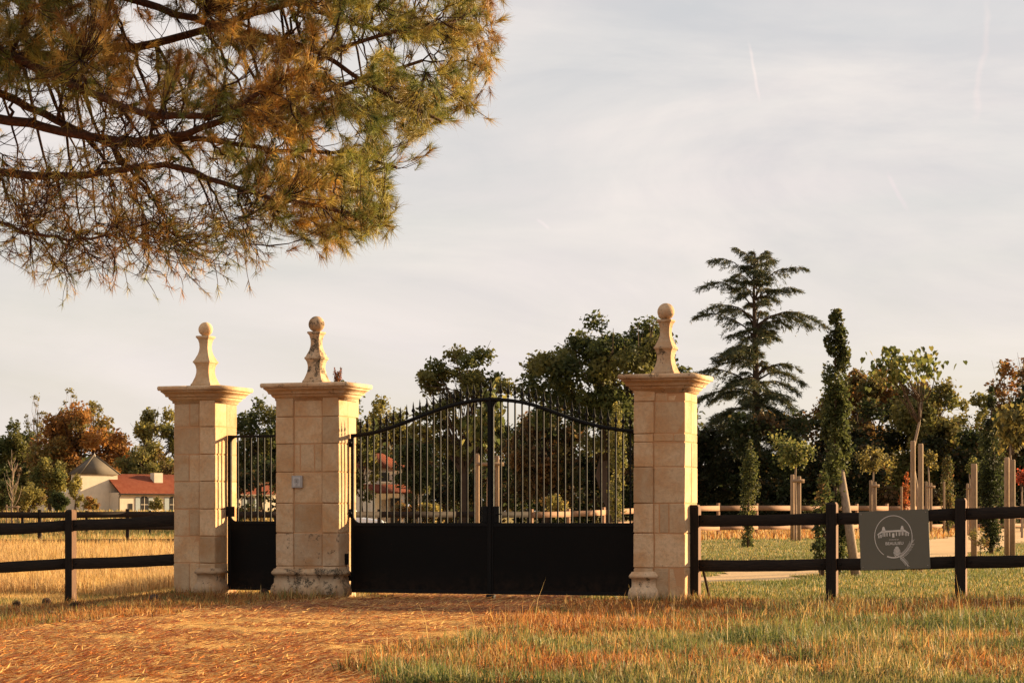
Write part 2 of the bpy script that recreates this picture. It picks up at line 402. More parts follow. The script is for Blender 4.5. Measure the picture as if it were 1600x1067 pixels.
def make_drive():
    m = MN('sandy_drive'); g = m.node('ShaderNodeNewGeometry').outputs['Position']
    n1 = m.noise(g, 0.8, 5, 0.6); n2 = m.noise(m.mapping(g, (1, 1.6, 1)), 7, 6, 0.7, 0.6); n3 = m.noise(g, 45, 4, 0.7)
    c = m.mix(m.ramp(n1, 0.3, 0.7), (0.70, 0.40, 0.125), (0.78, 0.49, 0.17))
    nd = m.ramp(n2, 0.44, 0.60)
    c = m.mix(m.math('MULTIPLY', nd, m.ramp(n1, 0.3, 0.65, 0.95, 0.5)), c, (0.38, 0.105, 0.020))
    c = m.mix(m.ramp(n3, 0.5, 0.75, 0, 0.35), c, (0.30, 0.11, 0.03))
    sx = m.node('ShaderNodeSeparateXYZ'); m.l.new(g, sx.inputs[0])
    edge = m.math('ADD', sx.outputs[1], m.math('ADD', m.math('MULTIPLY', sx.outputs[0], 0.42), m.math('MULTIPLY', n1, 3.0)))
    mat_shade = m.math('MULTIPLY', m.ramp(edge, 25.4, 27.4), m.ramp(sx.outputs[1], 31.5, 32.5, 1, 0))       # needle mat before the gate, with the gate's shade painted into its colour
    c = m.mix(m.math('MULTIPLY', mat_shade, m.ramp(n2, 0.35, 0.62, 1.0, 0.9)), c, m.mix(n2, (0.11, 0.034, 0.012), (0.22, 0.075, 0.024)))
    return m.principled(c, 1.0, normal=m.bump(m.math('ADD', n2, m.math('MULTIPLY', n3, 0.5)), 0.9, 0.06), spec=0.05)
M_drive = make_drive()
def make_path():
    m = MN('sand_path'); g = m.node('ShaderNodeNewGeometry').outputs['Position']
    n1 = m.noise(g, 0.9, 5, 0.6); n3 = m.noise(g, 25, 4, 0.7)
    c = m.mix(m.ramp(n1, 0.3, 0.7), (0.70, 0.47, 0.25), (0.58, 0.38, 0.19)); c = m.mix(m.ramp(n3, 0.5, 0.75, 0, 0.4), c, (0.36, 0.22, 0.12))
    return m.principled(c, 1.0, normal=m.bump(n3, 0.4, 0.02), spec=0.05)
M_path = make_path()

def plain(name, col, rough=0.6, var=0.12, scale=6.0, metal=0.0, spec=0.3):
    m = MN(name); g = m.coord('Object'); n = m.noise(g, scale, 5, 0.6)
    c = m.mix(n, tuple(x * (1 - var) for x in col), tuple(min(1, x * (1 + var)) for x in col))
    return m.principled(c, rough, metal, m.bump(n, 0.1, 0.01), spec)
M_plaster = plain('cream_plaster', (0.60, 0.51, 0.385), 0.9, 0.25, 1.2)
M_slate = plain('grey_slate', (0.105, 0.082, 0.058), 0.85, 0.3, 3)
M_shutter = plain('grey_blue_shutter', (0.30, 0.34, 0.34), 0.6)
M_dark = plain('dark_opening', (0.02, 0.017, 0.015), 0.3)
M_white = plain('white_car_paint', (0.80, 0.80, 0.80), 0.25, 0.03, 2, 0, 0.5)
M_glass = plain('dark_glass', (0.02, 0.022, 0.025), 0.08, 0.1, 2, 0, 0.6)
M_rubber = plain('rubber', (0.018, 0.018, 0.018), 0.8)
M_chrome = plain('grey_metal', (0.5, 0.5, 0.5), 0.3, 0.1, 4, 1.0)
M_sign = plain('olive_grey_sign', (0.120, 0.111, 0.082), 0.55, 0.12, 3)
M_print = plain('pale_print', (0.62, 0.57, 0.50), 0.6, 0.05, 8)
M_inter = plain('intercom_metal', (0.36, 0.33, 0.30), 0.4, 0.1, 8, 0.3)
M_cone = plain('pine_cone_scale', (0.075, 0.042, 0.026), 0.85, 0.4, 20)
def make_tiles():
    m = MN('red_roof_tile'); g = m.coord('Object')
    w = m.node('ShaderNodeTexWave', wave_type='BANDS', bands_direction='X'); w.inputs['Scale'].default_value = 3.2; w.inputs['Distortion'].default_value = 0.6
    m.l.new(g, w.inputs['Vector']); n = m.noise(g, 1.3, 6, 0.7)
    c = m.mix(m.ramp(n, 0.3, 0.7), (0.17, 0.036, 0.016), (0.23, 0.066, 0.032))
    c = m.mix(m.ramp(m.noise(g, 5, 4), 0.55, 0.75, 0, 0.5), c, (0.22, 0.09, 0.05))
    return m.principled(c, 0.9, normal=m.bump(w.outputs[1], 0.8, 0.08), spec=0.15)
M_tile = make_tiles()

# ------------------------------------------------------------------ ground
def axis(segs):
    out = []
    for a, b, s in segs: out.append(np.arange(a, b, s))
    out.append([segs[-1][1]]); return np.concatenate(out)
gx = axis([(-2500, -400, 150), (-400, -60, 17), (-60, -12, 1.6), (-12, 12, 0.3), (12, 60, 1.6), (60, 400, 17), (400, 2500, 150)])
gy = axis([(-60, 6, 3), (6, 44, 0.3), (44, 110, 1.5), (110, 320, 6), (320, 800, 40), (800, 4000, 200)])
GX, GY = np.meshgrid(gx, gy)
GV = np.stack([GX, GY, ground_z(GX, GY)], -1).reshape(-1, 3)
nx, ny = len(gx), len(gy)
ii, jj = np.meshgrid(np.arange(nx - 1), np.arange(ny - 1))
a_ = (jj * nx + ii).ravel()
link('ground', mesh_np('ground', GV, np.stack([a_, a_ + 1, a_ + 1 + nx, a_ + nx], -1), smooth=True), M_ground,
     kind='structure', label='dry meadow and lawn around the gateway')

def in_poly(X, Y, P):
    X = np.asarray(X, float); Y = np.asarray(Y, float); c = np.zeros(X.shape, bool); n = len(P); j = n - 1
    for i in range(n):
        xi, yi = P[i]; xj, yj = P[j]
        with np.errstate(divide='ignore', invalid='ignore'):
            t = ((yi > Y) != (yj > Y)) & (X < (xj - xi) * (Y - yi) / (yj - yi + 1e-12) + xi)
        c ^= t; j = i
    return c
DRIVE = [(0.95, 30.6), (0.85, 29.0), (0.35, 25.5), (-0.62, 20.2), (-1.05, 15.1), (-1.6, 6.5), (-11.5, 6.5), (-11.5, 20.5), (-5.1, 21.6), (-4.2, 23.6), (-3.4, 26.6), (-2.2, 29.6), (-2.1, 33), (-1.6, 36), (1.5, 36.6), (1.2, 33)]
def drive_mask(X, Y):
    X = np.asarray(X, float); Y = np.asarray(Y, float)
    dx = (vnoise(X * 1.1, Y * 0.8, 11) - 0.5) * 0.9 + (vnoise(X * 4, Y * 3, 12) - 0.5) * 0.4
    dy = (vnoise(X * 0.7, Y * 0.7, 13) - 0.5) * 1.2 + (vnoise(X * 4, Y * 3, 14) - 0.5) * 0.5
    return in_poly(X + dx, Y + dy, DRIVE)
PATH = np.array([(-0.4, 35.2), (1.4, 36.6), (3.6, 38.8), (6.4, 46), (9.2, 55), (12.8, 66), (18, 84), (27, 118), (38, 150)], float)
PW = np.array([1.9, 1.6, 1.5, 1.7, 2.0, 2.4, 2.8, 3.4, 4.0]) * 0.62
def path_mask(X, Y):
    X = np.asarray(X, float); Y = np.asarray(Y, float); best = np.full(X.shape, 1e9)
    for i in range(len(PATH) - 1):
        a, b = PATH[i], PATH[i + 1]; d = b - a; L2 = d @ d
        t = np.clip(((X - a[0]) * d[0] + (Y - a[1]) * d[1]) / L2, 0, 1)
        dist = np.hypot(X - a[0] - t * d[0], Y - a[1] - t * d[1]) - (PW[i] * (1 - t) + PW[i + 1] * t)
        best = np.minimum(best, dist)
    return best + (vnoise(X * 0.8, Y * 0.8, 21) - 0.5) * 0.8 < 0
def sheet(name, mask, bounds, res, dz, mat, relief=0.0, **props):
    xs = np.arange(bounds[0], bounds[1], res[0]); ys = np.arange(bounds[2], bounds[3], res[1])
    A, B = np.meshgrid(xs, ys)
    k = mask((A + res[0] / 2)[:-1, :-1], (B + res[1] / 2)[:-1, :-1])
    rl = relief * (vnoise(A * 3.1, B * 2.3, 41) * .6 + vnoise(A * 8.5, B * 6, 42) * .4 + vnoise(A * 17, B * 11, 43) * .25 - .3)
    V = np.stack([A, B, ground_z(A, B) + dz + np.maximum(rl, 0)], -1).reshape(-1, 3)
    n = len(xs); i, j = np.meshgrid(np.arange(n - 1), np.arange(len(ys) - 1)); q = (j * n + i)[k]
    Q = np.stack([q, q + 1, q + 1 + n, q + n], -1)
    used, inv = np.unique(Q, return_inverse=True)
    return link(name, mesh_np(name, V[used], inv.reshape(Q.shape), smooth=True), mat, **props)
sheet('driveway', drive_mask, (-12, 3, 6, 37.5), (0.055, 0.085), 0.012, M_drive, relief=0.055, kind='structure', label='sandy drive strewn with pine needles leading to the gate')
sheet('path', path_mask, (-3, 45, 33.5, 152), (0.22, 0.5), 0.020, M_path, kind='structure', label='sand path curving away behind the dark fence')

# ------------------------------------------------------------------ gateway frame of reference
AW = R(20)
ux, uy, vx, vy = math.cos(AW), -math.sin(AW), math.sin(AW), math.cos(AW)
Yc = 29.6; Xc = (1070 - CX) / F * Yc
O3 = (Xc - 0.69 * ux, Yc - 0.69 * uy)
def P(t, v=0.0, z=0.0): return Vector((O3[0] + t * ux + v * vx, O3[1] + t * uy + v * vy, z))
def tu(x, v=0.0):
    k = (x - CX) / F; X0 = O3[0] + v * vx; Y0 = O3[1] + v * vy
    return (k * Y0 - X0) / (ux - k * uy)
def zt(y, t, v=0.0): return CH - (y - HY) / F * (O3[1] + t * uy + v * vy)
BZ = -0.035

# ------------------------------------------------------------------ pillars
FIN = [(0.158, 0.0), (0.158, 0.035), (0.148, 0.05), (0.140, 0.062), (0.126, 0.10), (0.108, 0.15), (0.098, 0.205), (0.097, 0.25), (0.106, 0.30),
       (0.122, 0.335), (0.134, 0.345), (0.134, 0.366), (0.122, 0.376), (0.104, 0.415), (0.082, 0.465), (0.068, 0.52), (0.064, 0.565), (0.067, 0.62),
       (0.080, 0.672), (0.094, 0.694), (0.103, 0.70), (0.103, 0.724), (0.085, 0.728)]
CAPP = [(0.0, -0.240), (0.014, -0.240), (0.016, -0.208), (0.030, -0.200), (0.050, -0.180), (0.056, -0.166), (0.056, -0.152), (0.086, -0.150), (0.088, -0.136),
        (0.100, -0.112), (0.122, -0.092), (0.136, -0.084), (0.137, -0.066), (0.160, -0.064), (0.170, -0.050), (0.172, -0.016), (0.160, 0.0)]
def pillar(label, t0, w, d, courses, pil, fin_scale, fin_mat, cap_mat, bases, ballr, zcap=2.93, backtop=0.0, base_mat=None, low_mat=None):
    root = thing('gate_pillar', label, 'pillar', P(t0, 0, BZ), -AW, 'stone gate pillars')
    H = zcap - BZ
    core_top = H - 0.20
    box('mortar_core', (0.007, w - 0.007, 0.005, d - 0.007, 0.0, core_top), M_mortar, root)
    J = 0.009
    for ci, (za, zb, splits, sp2) in enumerate(courses):
        za -= BZ; zb -= BZ
        m = low_mat if (low_mat and zb < 0.95) else M_stone
        xs = [0.0] + splits + [w]
        ymid = d * 0.52
        for k in range(len(xs) - 1):
            xa, xb = xs[k], xs[k + 1]
            proud = 0.0
            for (pa, pb) in pil:
                if xa >= pa - 0.03 and xb <= pb + 0.03: proud = 0.020
            f = -proud + random.uniform(-0.004, 0.004)
            box('stone_block', (xa + J / 2 - (0.004 if k == 0 else 0), xb - J / 2 + (0.004 if k == len(xs) - 2 else 0), f, ymid - J / 2 if sp2 else d, max(za, 0) + J / 2, zb - J / 2),
                m, root, bev=0.009, jit=0.0035)
        if sp2:
            ys_ = [ymid, d + (backtop if ci == len(courses) - 1 else 0)]
            xb_ = [0.0] + sp2 + [w]
            for k in range(len(xb_) - 1):
                box('stone_block', (xb_[k] + J / 2, xb_[k + 1] - J / 2 + random.uniform(-0.002, 0.005), ys_[0] + J / 2, ys_[1], max(za, 0) + J / 2, zb - J / 2), m, root, bev=0.006, jit=0.0018)
    prof = [(o, H + z) for o, z in CAPP]
    cut = 13
    capm = link('cornice', rect_profile_mesh(0, w, 0, d, prof[:cut] + [(0.10, prof[cut - 1][1] + 0.001)], 'cornice'), cap_mat, root)
    s1 = [(o, z) for o, z in prof[cut - 1:]]; s1[0] = (0.12, s1[0][1] + 0.0015)
    # two slabs on top, butted with a hairline joint
    xm = w * random.uniform(0.35, 0.6)
    def slab(xa, xb, ea, eb):
        A = Acc(); V = []
        for o, z in s1: V += [(xa - o * ea, -o, z), (xb + o * eb, -o, z), (xb + o * eb, d + o, z), (xa - o * ea, d + o, z)]
        Q = [(i * 4 + j, i * 4 + (j + 1) % 4, i * 4 + 4 + (j + 1) % 4, i * 4 + 4 + j) for i in range(len(s1) - 1) for j in range(4)]
        mq = (len(s1) - 1) * 4; Q += [(3, 2, 1, 0), (mq, mq + 1, mq + 2, mq + 3)]
        A.add(np.array(V, float), np.array(Q)); link('cap_slab', A.mesh('cap_slab'), cap_mat, root)
    slab(0, xm - 0.003, 1, 0); slab(xm + 0.003, w, 0, 1)
    # finial
    cxp, cyp = w / 2, d / 2
    fp = [(r * fin_scale[0], z * fin_scale[1]) for r, z in FIN]
    Vf = []
    bmf = bmesh.new()
    rings = []
    for r, z in fp:
        rings.append([bmf.verts.new((cxp + sx * r, cyp + sy * r, H + 0.002 + z)) for sx, sy in ((-1, -1), (1, -1), (1, 1), (-1, 1))])
    for a, b in zip(rings[:-1], rings[1:]):
        for j in range(4): bmf.faces.new((a[j], a[(j + 1) % 4], b[(j + 1) % 4], b[j]))
    bmf.faces.new(rings[-1]); bmf.faces.new(rings[0][::-1])
    mf = bpy.data.meshes.new('finial'); bmf.to_mesh(mf); bmf.free()
    fin = link('finial', mf, fin_mat, root)
    bmb = bmesh.new(); bmesh.ops.create_uvsphere(bmb, u_segments=28, v_segments=18, radius=ballr)
    for v in bmb.verts:
        q = v.co.copy(); v.co *= 1 + 0.015 * math.sin(q.x * 31 + 1) * math.sin(q.z * 27) ; v.co.z *= 0.99
    for f in bmb.faces: f.smooth = True
    mb = bpy.data.meshes.new('ball'); bmb.to_mesh(mb); bmb.free()
    link('ball', mb, fin_mat, fin, loc=(cxp, cyp, H + fp[-1][1] + ballr * 0.95))
    # base mouldings
    for (xa, xb, full) in bases:
        bp = [(0.055, 0.0), (0.060, 0.02), (0.060, 0.12), (0.050, 0.165), (0.036, 0.185), (0.026, 0.20), (0.022, 0.205), (0.022, 0.305),
              (0.030, 0.312), (0.048, 0.322), (0.052, 0.345), (0.044, 0.365), (0.030, 0.382), (0.024, 0.40), (0.0, 0.405)]
        dd = min(0.26, d * 0.4)
        bp = [(o * full, z) for o, z in bp]
        link('base_moulding', rect_profile_mesh(xa, xb, -0.012, dd, bp, 'base_moulding'), base_mat or M_stone_m, root)
    return root

# pillar beside the dark fence on the right (P3)
w3 = 0.69; q = lambda x: (x - 990) / 80.0 * w3
c3 = [(BZ, 0.42, [q(1021), q(1045)], [0.34]), (0.42, 0.87, [q(1022)], [0.3]), (0.87, 1.26, [q(1021), q(1030), q(1045)], [0.38]),
      (1.26, 1.735, [q(1021)], [0.3]), (1.735, 2.06, [q(1021)], [0.36]), (2.06, 2.17, [q(1021), q(1052)], [0.25]),
      (2.17, 2.59, [q(1022)], [0.33]), (2.59, 2.74, [q(1024), q(1043)], [0.35])]
pillar('sandstone gate pillar nearest the sign, ball finial, dark fence post against its side', 0.0, w3, 0.62, c3, [(0, q(1022))], (0.97, 1.01), M_stone_m, M_stone_m,
       [(0.0, q(1022), 1.0)], 0.113, 2.945)
# wide centre pillar (P2)
t2 = tu(432); w2 = tu(530) - t2
q = lambda f: f * w2
c2 = [(BZ, 0.40, [q(.28), q(.735)], [0.5]), (0.40, 0.86, [q(.28), q(.735)], [0.45]), (0.86, 1.27, [q(.28), q(.735)], [0.5]), (1.27, 1.70, [q(.28), q(.735)], [0.4]),
      (1.70, 2.09, [q(.28), q(.38), q(.61), q(.735)], [0.5]), (2.09, 2.465, [q(.28), q(.735)], [0.4]), (2.465, 2.735, [q(.28), q(.735)], [0.5])]
pillar2 = pillar('wide sandstone gate pillar with grey intercom box, lichen and a weed on its cap', t2, w2, 0.58, c2, [(0, q(.28)), (q(.735), w2)], (0.95, 1.0), M_stone_l, M_stone_m,
       [(0.0, q(.28), 1.0), (q(.735), w2, 1.0), (q(.32), q(.70), 0.55)], 0.112, 2.93, backtop=0.10, base_mat=M_stone_l, low_mat=M_stone_m)
# narrow pillar (P1)
t1 = tu(271.5); w1 = tu(337) - t1
q = lambda f: f * w1
c1 = [(BZ, 0.43, [q(.38), q(.62)], [0.3]), (0.43, 0.81, [q(.62)], [0.35]), (0.81, 1.19, [q(.37), q(.62)], [0.3]), (1.19, 1.58, [q(.62)], [0.33]),
      (1.58, 1.96, [q(.37), q(.62)], [0.3]), (1.96, 2.347, [q(.62)], [0.36]), (2.347, 2.73, [q(.38), q(.62)], [0.3])]
pillar('narrow sandstone gate pillar left of the small gate, smooth clean ball finial', t1, w1, 0.66, c1, [(q(.62), w1)], (1.0, 1.0), M_stone, M_stone,
       [(q(.62), w1 - 0.02, 1.0)], 0.102, 2.92)

# ------------------------------------------------------------------ iron gates
GV0 = 0.36
tL = tu(548.5, GV0) ; tC = tu(767, GV0); tR = -0.015
LEFT_ARCH = [(548.4, 678.4), (573.8, 676), (607.5, 667), (641, 654), (675, 640.6), (708.8, 629.5), (742.5, 622), (767, 620.5)]
RIGHT_ARCH = [(767, 620.5), (793.8, 622), (827.5, 627), (861, 639), (895, 652), (928.8, 661.6), (962.5, 668.3), (994, 671)]
def arch_fn(pts):
    T = np.array([tu(x, GV0) for x, y in pts]); Z = np.array([zt(y, t, GV0) for (x, y), t in zip(pts, T)])
    return lambda t: float(np.interp(t, T, Z))
ZP = zt(820, tC, GV0)                      # top of the sheet panel
ZB = 0.035
SPEAR = [(0.011, 0.0), (0.011, 0.018), (0.021, 0.028), (0.021, 0.040), (0.010, 0.052), (0.012, 0.066), (0.030, 0.090), (0.026, 0.105), (0.013, 0.130), (0.012, 0.155), (0.006, 0.195), (0.001, 0.222)]
spear_me = lathe_mesh(SPEAR, 8, 'spear', 0.45)
def gate_leaf(label, ta, tb, arch, side):
    root = thing('gate_leaf', label, 'gate', P(ta if side < 0 else tb, GV0, 0), -AW, 'leaves of the double gate')
    off = ta if side < 0 else tb
    L = lambda t: t - off
    fn = arch_fn(arch)
    sw, sd = 0.040, 0.044
    hy = sd / 2
    # stiles
    a0, b0 = L(ta) + 0.004, L(tb) - 0.004
    for (xa, xb, tt) in ((a0, a0 + sw, ta), (b0 - sw, b0, tb)):
        box('stile', (xa, xb, -hy, hy, ZB, fn(tt) - 0.03), M_iron, root, bev=0.003)
    # arched top rail, shaped bar
    ts = np.linspace(ta + 0.004, tb - 0.004, 26); zz = np.array([fn(t) for t in ts])
    zz = np.convolve(np.pad(zz, 2, mode='edge'), np.ones(5) / 5, 'valid')
    V = []; 
    for t, z in zip(ts, zz): V += [(L(t), -hy - 0.003, z - 0.050), (L(t), hy + 0.003, z - 0.050), (L(t), hy + 0.003, z), (L(t), -hy - 0.003, z)]
    Q = [(i * 4 + j, i * 4 + (j + 1) % 4, i * 4 + 4 + (j + 1) % 4, i * 4 + 4 + j) for i in range(len(ts) - 1) for j in range(4)] + [(0, 1, 2, 3), (len(V) - 1, len(V) - 2, len(V) - 3, len(V) - 4)]
    A = Acc(); A.add(np.array(V), np.array(Q)); link('top_rail', A.mesh('top_rail'), M_iron, root)
    fz = lambda t: float(np.interp(t, ts, zz))
    box('middle_rail', (a0 + sw, b0 - sw, -hy, hy, ZP - 0.02, ZP + 0.030), M_iron, root, bev=0.003)
    box('bottom_rail', (a0 + sw, b0 - sw, -hy, hy, ZB, ZB + 0.05), M_iron, root, bev=0.003)
    box('sheet_panel', (a0 + sw - 0.01, b0 - sw + 0.01, -0.012, 0.004, ZB + 0.045, ZP - 0.015), M_panel, root)
    n = 19; step = (b0 - a0 - 2 * sw) / (n + 1)
    for k in range(n):
        x = a0 + sw + step * (k + 1); t = x + off
        r = 0.0098
        box('bar', (x - r, x + r, -r, r, ZP + 0.025, fz(t) - 0.045), M_iron, root)
        link('spear_finial', spear_me, M_iron, root, loc=(x, 0, fz(t) - 0.004), rot=(random.uniform(-.03, .03), random.uniform(-.03, .03), random.uniform(-0.15, 0.15)))
    # rounded inner corners
    rad = 0.10
    def gusset(cx_, cz_, sx, sz):
        pts = [(cx_, cz_)] + [(cx_ + sx * (rad - rad * math.sin(a)), cz_ + sz * (rad - rad * math.cos(a))) for a in np.linspace(0, math.pi / 2, 7)]
        link('corner_gusset', poly_prism(pts, -0.014, 0.014, 'corner_gusset'), M_iron, root)
    inner_m = (b0 - sw) if side < 0 else (a0 + sw)
    inner_h = (a0 + sw) if side < 0 else (b0 - sw)
    dm = -1 if side < 0 else 1
    gusset(inner_m, ZP + 0.028, dm, 1); gusset(inner_h, ZP + 0.028, -dm, 1)
    gusset(inner_m, fz(inner_m + off) - 0.046, dm, -1)
    # hinges at the pillar side
    hx = a0 if side < 0 else b0
    for z in (ZB + 0.16, ZP + 0.10, fn(ta if side < 0 else tb) - 0.18):
        link('hinge', lathe_mesh([(0.001, 0), (0.018, 0), (0.018, 0.05), (0.026, 0.052), (0.026, 0.075), (0.018, 0.077), (0.018, 0.12), (0.001, 0.12)], 12, 'hinge'), M_iron, root, loc=(hx + dm * -0.0, -hy - 0.014, z))
    # rivets along the panel edge
    return root, off, fn
leaf_l, offl, fnl = gate_leaf('left leaf of the black double gate, hinged on the wide intercom pillar', tL, tC, LEFT_ARCH, -1)
leaf_r, offr, fnr = gate_leaf('right leaf of the black double gate, hinged on the pillar near the sign', tC, tR, RIGHT_ARCH, 1)
# meeting strip, lock box, handle and tall centre spear belong to the right leaf
L = lambda t: t - offr
zc = fnr(tC)
box('meeting_strip', (L(tC) - 0.016, L(tC) + 0.014, -0.036, -0.024, ZB, zc + 0.01), M_iron, leaf_r, bev=0.002)
lockb = box('lock_box', (L(tC) + 0.004 + 0.042, L(tC) + 0.12, -0.03, 0.03, ZP + 0.033, ZP + 0.255), M_iron, leaf_r, bev=0.004)
hb = Acc(); hb.tube([(L(tC) + 0.095, -0.03, ZP + 0.15), (L(tC) + 0.095, -0.075, ZP + 0.15), (L(tC) + 0.10, -0.085, ZP + 0.15), (L(tC) + 0.19, -0.085, ZP + 0.148)], [0.009, 0.009, 0.009, 0.007], 8)
link('handle', hb.mesh('handle', True), M_iron, lockb)
link('centre_spear', lathe_mesh([(r * 1.15, z * 1.12) for r, z in SPEAR], 8, 'centre_spear', 0.6), M_iron, leaf_r, loc=(L(tC), -0.01, zc))
link('lock_plate', box_mesh(L(tC) - 0.12, L(tC) - 0.046, -0.028, 0.028, ZP + 0.033, ZP + 0.255, 0.004), M_iron, leaf_l).location.x = offr - offl
drop = Acc(); drop.box(L(tC) - 0.05, L(tC) + 0.05, -0.05, 0.05, -0.06, 0.03)
link('ground_stop', drop.mesh('ground_stop'), M_iron, leaf_r)

# small pedestrian gate
ta, tb = t1 + w1 + 0.012, t2 - 0.008
pg = thing('pedestrian_gate', 'narrow black iron gate between the narrow pillar and the wide intercom pillar', 'gate', P(ta, GV0, 0), -AW)
LW = tb - ta
zt1 = zt(680, ta, GV0); zpp = zt(816, ta, GV0)
for xa, xb in ((0.0, 0.05), (LW - 0.05, LW)):
    box('stile', (xa, xb, -0.022, 0.022, 0.05, zt1), M_iron, pg, bev=0.003)
box('top_rail', (0.05, LW - 0.05, -0.02, 0.02, zt1 - 0.035, zt1 - 0.002), M_iron, pg, bev=0.003)
box('middle_rail', (0.05, LW - 0.05, -0.02, 0.02, zpp - 0.02, zpp + 0.02), M_iron, pg, bev=0.003)
box('bottom_rail', (0.05, LW - 0.05, -0.02, 0.02, 0.05, 0.09), M_iron, pg, bev=0.003)
box('sheet_panel', (0.045, LW - 0.045, -0.012, 0.004, 0.085, zpp - 0.015), M_panel, pg)
nb = 7
for k in range(nb):
    x = 0.05 + (LW - 0.1) / (nb + 1) * (k + 1)
    box('bar', (x - 0.0095, x + 0.0095, -0.0095, 0.0095, zpp + 0.018, zt1 - 0.033), M_iron, pg)
for cz_, sz in ((zt1 - 0.034, -1), (zpp + 0.019, 1)):
    pts = [(0.05, cz_)] + [(0.05 + 0.08 * (1 - math.sin(a)), cz_ + sz * 0.08 * (1 - math.cos(a))) for a in np.linspace(0, math.pi / 2, 6)]
    link('corner_gusset', poly_prism(pts, -0.012, 0.012, 'corner_gusset'), M_iron, pg)
box('lock_box', (-0.012 - 0.0, 0.115, -0.055, -0.024, zt(807, ta, GV0), zt(791, ta, GV0)), M_iron, pg, bev=0.003)

# intercom, photocell
ic = thing('intercom', 'small square grey metal intercom box on the face of the wide pillar', 'intercom', P(tu(465.5), 0, zt(752.5, tu(465.5))), -AW)
box('housing', (-0.080, 0.080, -0.040, 0.0, -0.085, 0.085), M_inter, ic, bev=0.004)
box('face_plate', (-0.058, 0.058, -0.046, -0.0405, -0.064, 0.064), plain('intercom_face', (0.48, 0.45, 0.42), 0.4, 0.1, 8), ic, bev=0.002)
ringm = Acc(); an = np.linspace(0, 2 * math.pi, 25); ringm.tube(np.stack([0.036 * np.cos(an), 0 * an - 0.047, 0.012 + 0.036 * np.sin(an)], -1), np.full(25, 0.004), 6)
link('speaker_ring', ringm.mesh('speaker_ring', True), M_inter, ic)
for k, zz in enumerate((-0.005, 0.012, 0.029)): box('speaker_slot', (-0.018, 0.018, -0.0485, -0.0465, zz - 0.003, zz + 0.003), M_dark, ic)
box('call_button', (-0.014, 0.014, -0.050, -0.0465, -0.055, -0.036), M_inter, ic, bev=0.002)
pc = thing('photocell', 'little black gate sensor low on the side of the wide pillar', 'sensor', P(t2 + w2, 0.20, 0.50), -AW)
box('housing', (0.006, 0.040, -0.03, 0.03, -0.075, 0.075), M_iron, pc, bev=0.004)
box('lens', (0.0405, 0.044, -0.015, 0.015, 0.0, 0.045), M_glass, pc)
gA = Acc(); gA.tube([(0.012, 0.04, -0.6), (0.012, 0.04, -0.3), (0.013, 0.036, -0.08), (0.014, 0.03, -0.05)], [0.007] * 4, 6)
link('conduit', gA.mesh('conduit', True), M_inter, pc)

# ------------------------------------------------------------------ near post-and-rail fences
def fence_post(parent, x, z0, z1, wd=0.135, dp=0.135, y0=0.0):
    bm = bmesh.new()
    h = wd / 2; c = 0.018; zs = z1 - 0.03
    ring = lambda z, e: [bm.verts.new((x + sx * (h - e), y0 + sy * (dp / 2 - e), z)) for sx, sy in ((-1, -1), (1, -1), (1, 1), (-1, 1))]
    r = [ring(z0, 0), ring(zs, 0), ring(z1, c)]
    for a, b in zip(r[:-1], r[1:]):
        for j in range(4):
            f = bm.faces.new((a[j], a[(j + 1) % 4], b[(j + 1) % 4], b[j]))
            if j == 1: f.material_index = 1  # browner wood on the right face and top only
    bm.faces.new(r[-1]).material_index = 1; bm.faces.new(r[0][::-1])
    bmesh.ops.recalc_face_normals(bm, faces=bm.faces[:])
    me = bpy.data.meshes.new('post'); bm.to_mesh(me); bm.free()
    me.materials.append(M_fence_post); me.materials.append(M_post_brown)
    return link('post', me, None, parent)
bolt_me = lathe_mesh([(0.013, 0), (0.013, 0.005), (0.009, 0.009), (0.001, 0.010)], 8, 'bolt')
def rail(parent, xa, za, xb, zb, h, th, yc, mat, nm='rail'):
    A = Acc(); n = 9; V = []
    for k in range(n):
        f = k / (n - 1); x = xa + (xb - xa) * f; z = za + (zb - za) * f - 0.010 * math.sin(math.pi * f); e = 0 if k in (0, n - 1) else 1
        jt, jb, jy = (random.uniform(-.0045, .0045) * e for _ in range(3))
        V += [(x, yc - th / 2 + jy, z + jt - .004), (x, yc - th / 2 + .004 + jy, z + jt), (x, yc + th / 2 + jy, z + jt), (x, yc + th / 2 + jy, z - h + jb), (x, yc - th / 2 + .004 + jy, z - h + jb), (x, yc - th / 2 + jy, z - h + jb + .004)]
    Q = [(k * 6 + j, k * 6 + (j + 1) % 6, k * 6 + 6 + (j + 1) % 6, k * 6 + 6 + j) for k in range(n - 1) for j in range(6)]
    m_ = (n - 1) * 6
    Q += [(0, 1, 2, 3), (0, 3, 4, 5), (m_ + 3, m_ + 2, m_ + 1, m_), (m_ + 5, m_ + 4, m_ + 3, m_)]
    A.add(np.array(V, float), np.array(Q)); me = A.mesh('rail'); me.materials.append(mat)
    bm = bmesh.new(); bm.from_mesh(me); bmesh.ops.recalc_face_normals(bm, faces=bm.faces[:]); bm.to_mesh(me); bm.free()
    r_ = link(nm, me, None, parent)
    s_ = 1 if xb > xa else -1
    for x, z in ((xa + s_ * .05, za - h * .5), (xb - s_ * .05, zb - h * .5)):
        link('bolt', bolt_me, M_iron, r_, loc=(x, yc - th / 2 - .001, z), rot=(R(90), 0, 0))
    return r_
FV = 0.32
fr = thing('post_and_rail_fence', 'dark two-rail wooden fence carrying the sign, running from the gate pillar', 'fence', P(0, FV, 0), -AW)
RF = [(1085.5, 804.5, 874, 788.5), (1300, 801, 872, 784.5), (1501.5, 793.5, 868.5, 778), (1702, 784, 863, 768), (1905, 774, 857, 758)]
pr = []
